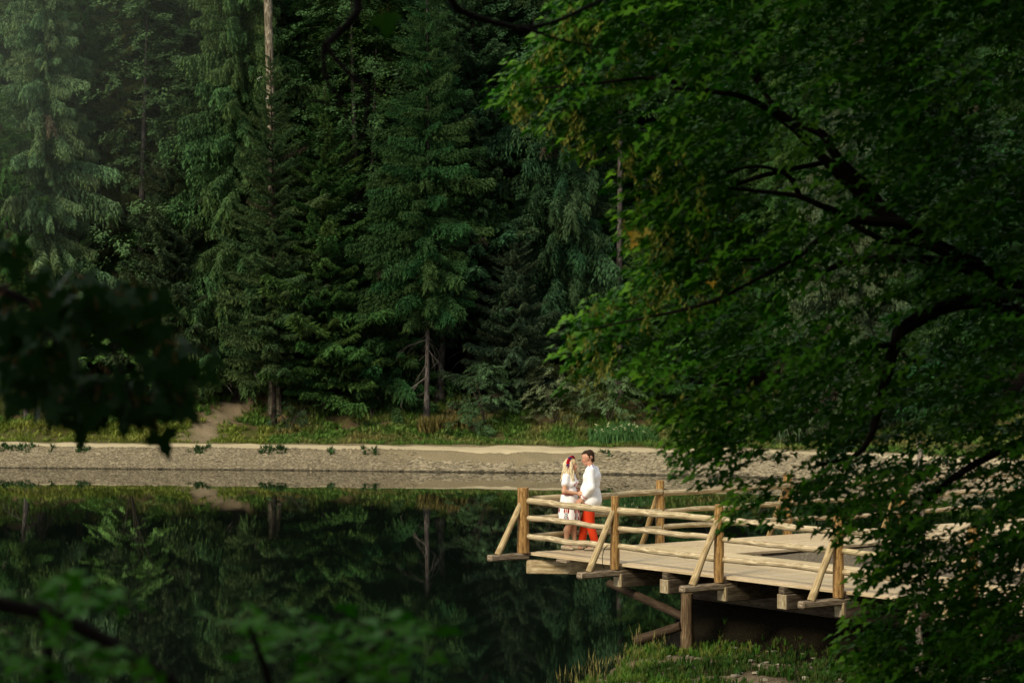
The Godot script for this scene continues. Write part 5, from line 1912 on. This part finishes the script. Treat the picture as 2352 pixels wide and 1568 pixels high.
func build_man() -> void:
	# local axes: he looks along +x, his right side is +z; turned round so that he faces her
	var o := thing("person", "dark haired man in white embroidered shirt and orange red trousers facing the woman", "person", Vector3(1.43, DECK, -43.85), deg_to_rad(162.0))
	var S := Color(0.50, 0.26, 0.17)
	var hipL := Vector3(0.0, 0.92, -0.10)
	var hipR := Vector3(0.0, 0.92, 0.10)
	var kneeL := Vector3(-0.02, 0.50, -0.12)
	var kneeR := Vector3(0.15, 0.50, 0.115)
	var ankL := Vector3(-0.13, 0.10, -0.125)
	var ankR := Vector3(0.22, 0.10, 0.12)
	var chest := Vector3(-0.02, 1.30, 0)
	var neck := Vector3(0.0, 1.50, 0)
	var head := Vector3(0.055, 1.675, 0)
	var shL := Vector3(-0.035, 1.44, -0.185)
	var shR := Vector3(-0.02, 1.44, 0.185)
	var elL := Vector3(-0.085, 1.15, -0.265)
	var wrL := Vector3(0.085, 0.955, -0.235)
	var elR := Vector3(0.04, 1.17, 0.27)
	var wrR := Vector3(0.235, 1.09, 0.13)
	var f := Vector3(0.97, -0.22, -0.06).normalized()
	var up := Vector3(0.24, 0.97, 0).normalized()
	up = (up - f * up.dot(f)).normalized()
	var bones := [
		bone(Vector3(-0.02, 0.98, -0.06), Vector3(-0.02, 0.98, 0.06), 0.12, 0.12), bone(Vector3(0.02, 1.12, -0.05), Vector3(0.02, 1.12, 0.05), 0.13, 0.13), bone(chest + Vector3(0, 0, -0.08), chest + Vector3(0, 0, 0.08), 0.13, 0.13),
		bone(shL, shR, 0.07, 0.07), bone(neck - Vector3(0.01, 0.06, 0), head - Vector3(0.03, 0.06, 0), 0.062, 0.058),
		bone(hipL, kneeL, 0.10, 0.068), bone(hipR, kneeR, 0.10, 0.068), bone(kneeL, ankL, 0.064, 0.04), bone(kneeR, ankR, 0.064, 0.04), bone(ankL, ankL + Vector3(0.14, -0.06, 0), 0.04, 0.03), bone(ankR, ankR + Vector3(0.14, -0.06, 0), 0.04, 0.03),
		bone(shL, elL, 0.056, 0.046), bone(elL, wrL, 0.045, 0.031), bone(shR, elR, 0.056, 0.046), bone(elR, wrR, 0.045, 0.031),
	]
	var body := piece("body", skin(bones, 0.015, 0.04, plain_paint(S), M.skin), o)
	piece("head", skin(head_bones(head, f, up, 1.06), 0.0055, 0.016, face_paint(head, f, up, 1.06, S * 1.05, Color(0.36, 0.12, 0.09), Color(0.05, 0.03, 0.02)), M.skin), body)
	piece("hand", skin(hand_bones(wrL, Vector3(0.75, -0.65, 0.25), Vector3(-0.2, -0.2, 1), 0.45, 1.0, 1.05), 0.005, 0.008, plain_paint(S * 1.05), M.skin), body)
	piece("hand", skin(hand_bones(wrR, Vector3(0.8, 0.05, -0.6), Vector3(-0.2, -0.3, -0.9), 0.4, -1.0, 1.05), 0.005, 0.008, plain_paint(S * 1.05), M.skin), body)
	# shirt
	var white := Color(0.87, 0.86, 0.87)
	var sh := [
		bone(Vector3(-0.02, 0.90, -0.065), Vector3(-0.02, 0.90, 0.065), 0.160, 0.160), bone(Vector3(0.0, 1.0, -0.055), Vector3(0.0, 1.0, 0.055), 0.158, 0.158), bone(Vector3(0.025, 1.09, -0.05), Vector3(0.025, 1.09, 0.05), 0.152, 0.152), bone(Vector3(-0.01, 1.2, -0.06), Vector3(-0.01, 1.2, 0.06), 0.142, 0.142), bone(chest + Vector3(-0.005, 0.03, -0.09), chest + Vector3(-0.005, 0.03, 0.09), 0.142, 0.142),
		bone(shL + Vector3(0, 0.0, 0.03), shR - Vector3(0, 0.0, 0.03), 0.083, 0.083), bone(neck - Vector3(0.01, 0.05, 0), neck + Vector3(0.004, 0.015, 0), 0.078, 0.072),
		bone(shL, elL, 0.078, 0.068), bone(elL, wrL.lerp(elL, 0.12), 0.067, 0.050), bone(shR, elR, 0.078, 0.068), bone(elR, wrR.lerp(elR, 0.12), 0.067, 0.050),
		bone(Vector3(-0.085, 1.05, -0.06), Vector3(-0.095, 0.92, -0.06), 0.075, 0.085), bone(Vector3(-0.085, 1.05, 0.06), Vector3(-0.095, 0.92, 0.06), 0.075, 0.085),
	]
	var dirf := (wrL - elL).normalized()
	var paint := func(p: Vector3, n: Vector3) -> Color:
		var red := Color(0.5, 0.03, 0.04)
		var violet := Color(0.10, 0.06, 0.22)
		# embroidered collar, front band, cuffs and hem
		if p.y > 1.465 and Vector2(p.x, p.z).length() < 0.12:
			var a := atan2(p.z, p.x)
			if sin(a * 7.0) > 0.25 and p.y > 1.475: return red if sin(a * 3.5) > 0.0 else violet
		if p.x > 0.02 and absf(p.z) < 0.035 and p.y < 1.47:
			var s := sin(p.y * 95.0)
			if s > 0.2 and absf(p.z) < 0.026: return red if sin(p.y * 47.0) > 0.0 else violet
		for q in [[wrL, elL], [wrR, elR]]:
			var dd: Vector3 = ((q[0] as Vector3) - (q[1] as Vector3))
			var t := (p - (q[1] as Vector3)).dot(dd) / dd.length_squared()
			if t > 0.74 and t < 0.90 and (p - (q[1] as Vector3) - dd * t).length() < 0.075:
				if sin(t * 70.0) > -0.1: return red if n.y < 0.3 else Color(0.08, 0.12, 0.2)
		return white
	piece("shirt", skin(sh, 0.0105, 0.04, paint, M.cotton, [[Vector3(-0.02, 0.84, 0), Vector3(0.30, -1, 0).normalized()], [Vector3(0.02, 1.535, 0), Vector3(0.35, 1, 0).normalized()]]), o)
	# trousers
	var orange := Color(0.57, 0.045, 0.014)
	var tr := [
		bone(Vector3(-0.02, 0.95, -0.06), Vector3(-0.02, 0.95, 0.06), 0.128, 0.128), bone(Vector3(-0.03, 0.86, -0.07), Vector3(-0.03, 0.86, 0.07), 0.128, 0.128),
		bone(hipL, kneeL, 0.110, 0.080), bone(hipR, kneeR, 0.110, 0.080), bone(kneeL, ankL + Vector3(-0.01, -0.02, 0), 0.078, 0.068), bone(kneeR, ankR + Vector3(-0.01, -0.02, 0), 0.078, 0.068),
	]
	var trousers := piece("trousers", skin(tr, 0.0115, 0.035, plain_paint(orange), M.cotton, [[Vector3(0, 0.065, 0), Vector3(0, -1, 0)], [Vector3(0, 1.02, 0), Vector3(0, 1, 0)]]), o)
	piece("belt", skin([bone(Vector3(-0.015, 0.945, -0.06), Vector3(-0.015, 0.945, 0.06), 0.133, 0.133)], 0.012, 0.01, plain_paint(Color(0.42, 0.012, 0.02)), M.cotton, [[Vector3(0, 0.975, 0), Vector3(0, 1, 0)], [Vector3(0, 0.92, 0), Vector3(0, -1, 0)]]), trousers)
	for q in [ankL, ankR]:
		piece("sock", skin([bone(q + Vector3(-0.005, -0.035, 0), q + Vector3(0.02, 0.0, 0), 0.046, 0.045)], 0.010, 0.01, plain_paint(Color(0.7, 0.68, 0.64)), M.cotton), o)
	shoe(ankL, Vector3(1, 0, -0.12).normalized(), 0.285, Color(0.42, 0.34, 0.22), Color(0.03, 0.025, 0.02), o)
	shoe(ankR, Vector3(1, 0, 0.12).normalized(), 0.285, Color(0.42, 0.34, 0.22), Color(0.03, 0.025, 0.02), o)
	# short dark hair
	var k := 1.06
	var hb := [
		bone(head - f * 0.042 + up * 0.055, head + f * 0.006 + up * 0.068, 0.090, 0.074), bone(head - f * 0.062 + up * 0.0, head - f * 0.072 - up * 0.055, 0.066, 0.045),
		bone(head + f * 0.045 + up * 0.098, head + f * 0.078 + up * 0.088, 0.030, 0.022), bone(head - f * 0.045 + up * 0.04 + Vector3(0, 0, 0.06), head - f * 0.05 + up * 0.0 + Vector3(0, 0, 0.064), 0.032, 0.026), bone(head - f * 0.045 + up * 0.04 - Vector3(0, 0, 0.06), head - f * 0.05 + up * 0.0 - Vector3(0, 0, 0.064), 0.032, 0.026),
	]
	var hair_paint := func(p: Vector3, _n: Vector3) -> Color:
		return Color(0.030, 0.018, 0.012) * (0.8 + 0.5 * absf(sin(p.z * 260.0 + p.y * 60.0)))
	piece("hair", skin(hb, 0.0075, 0.02, hair_paint, M.hair), o)
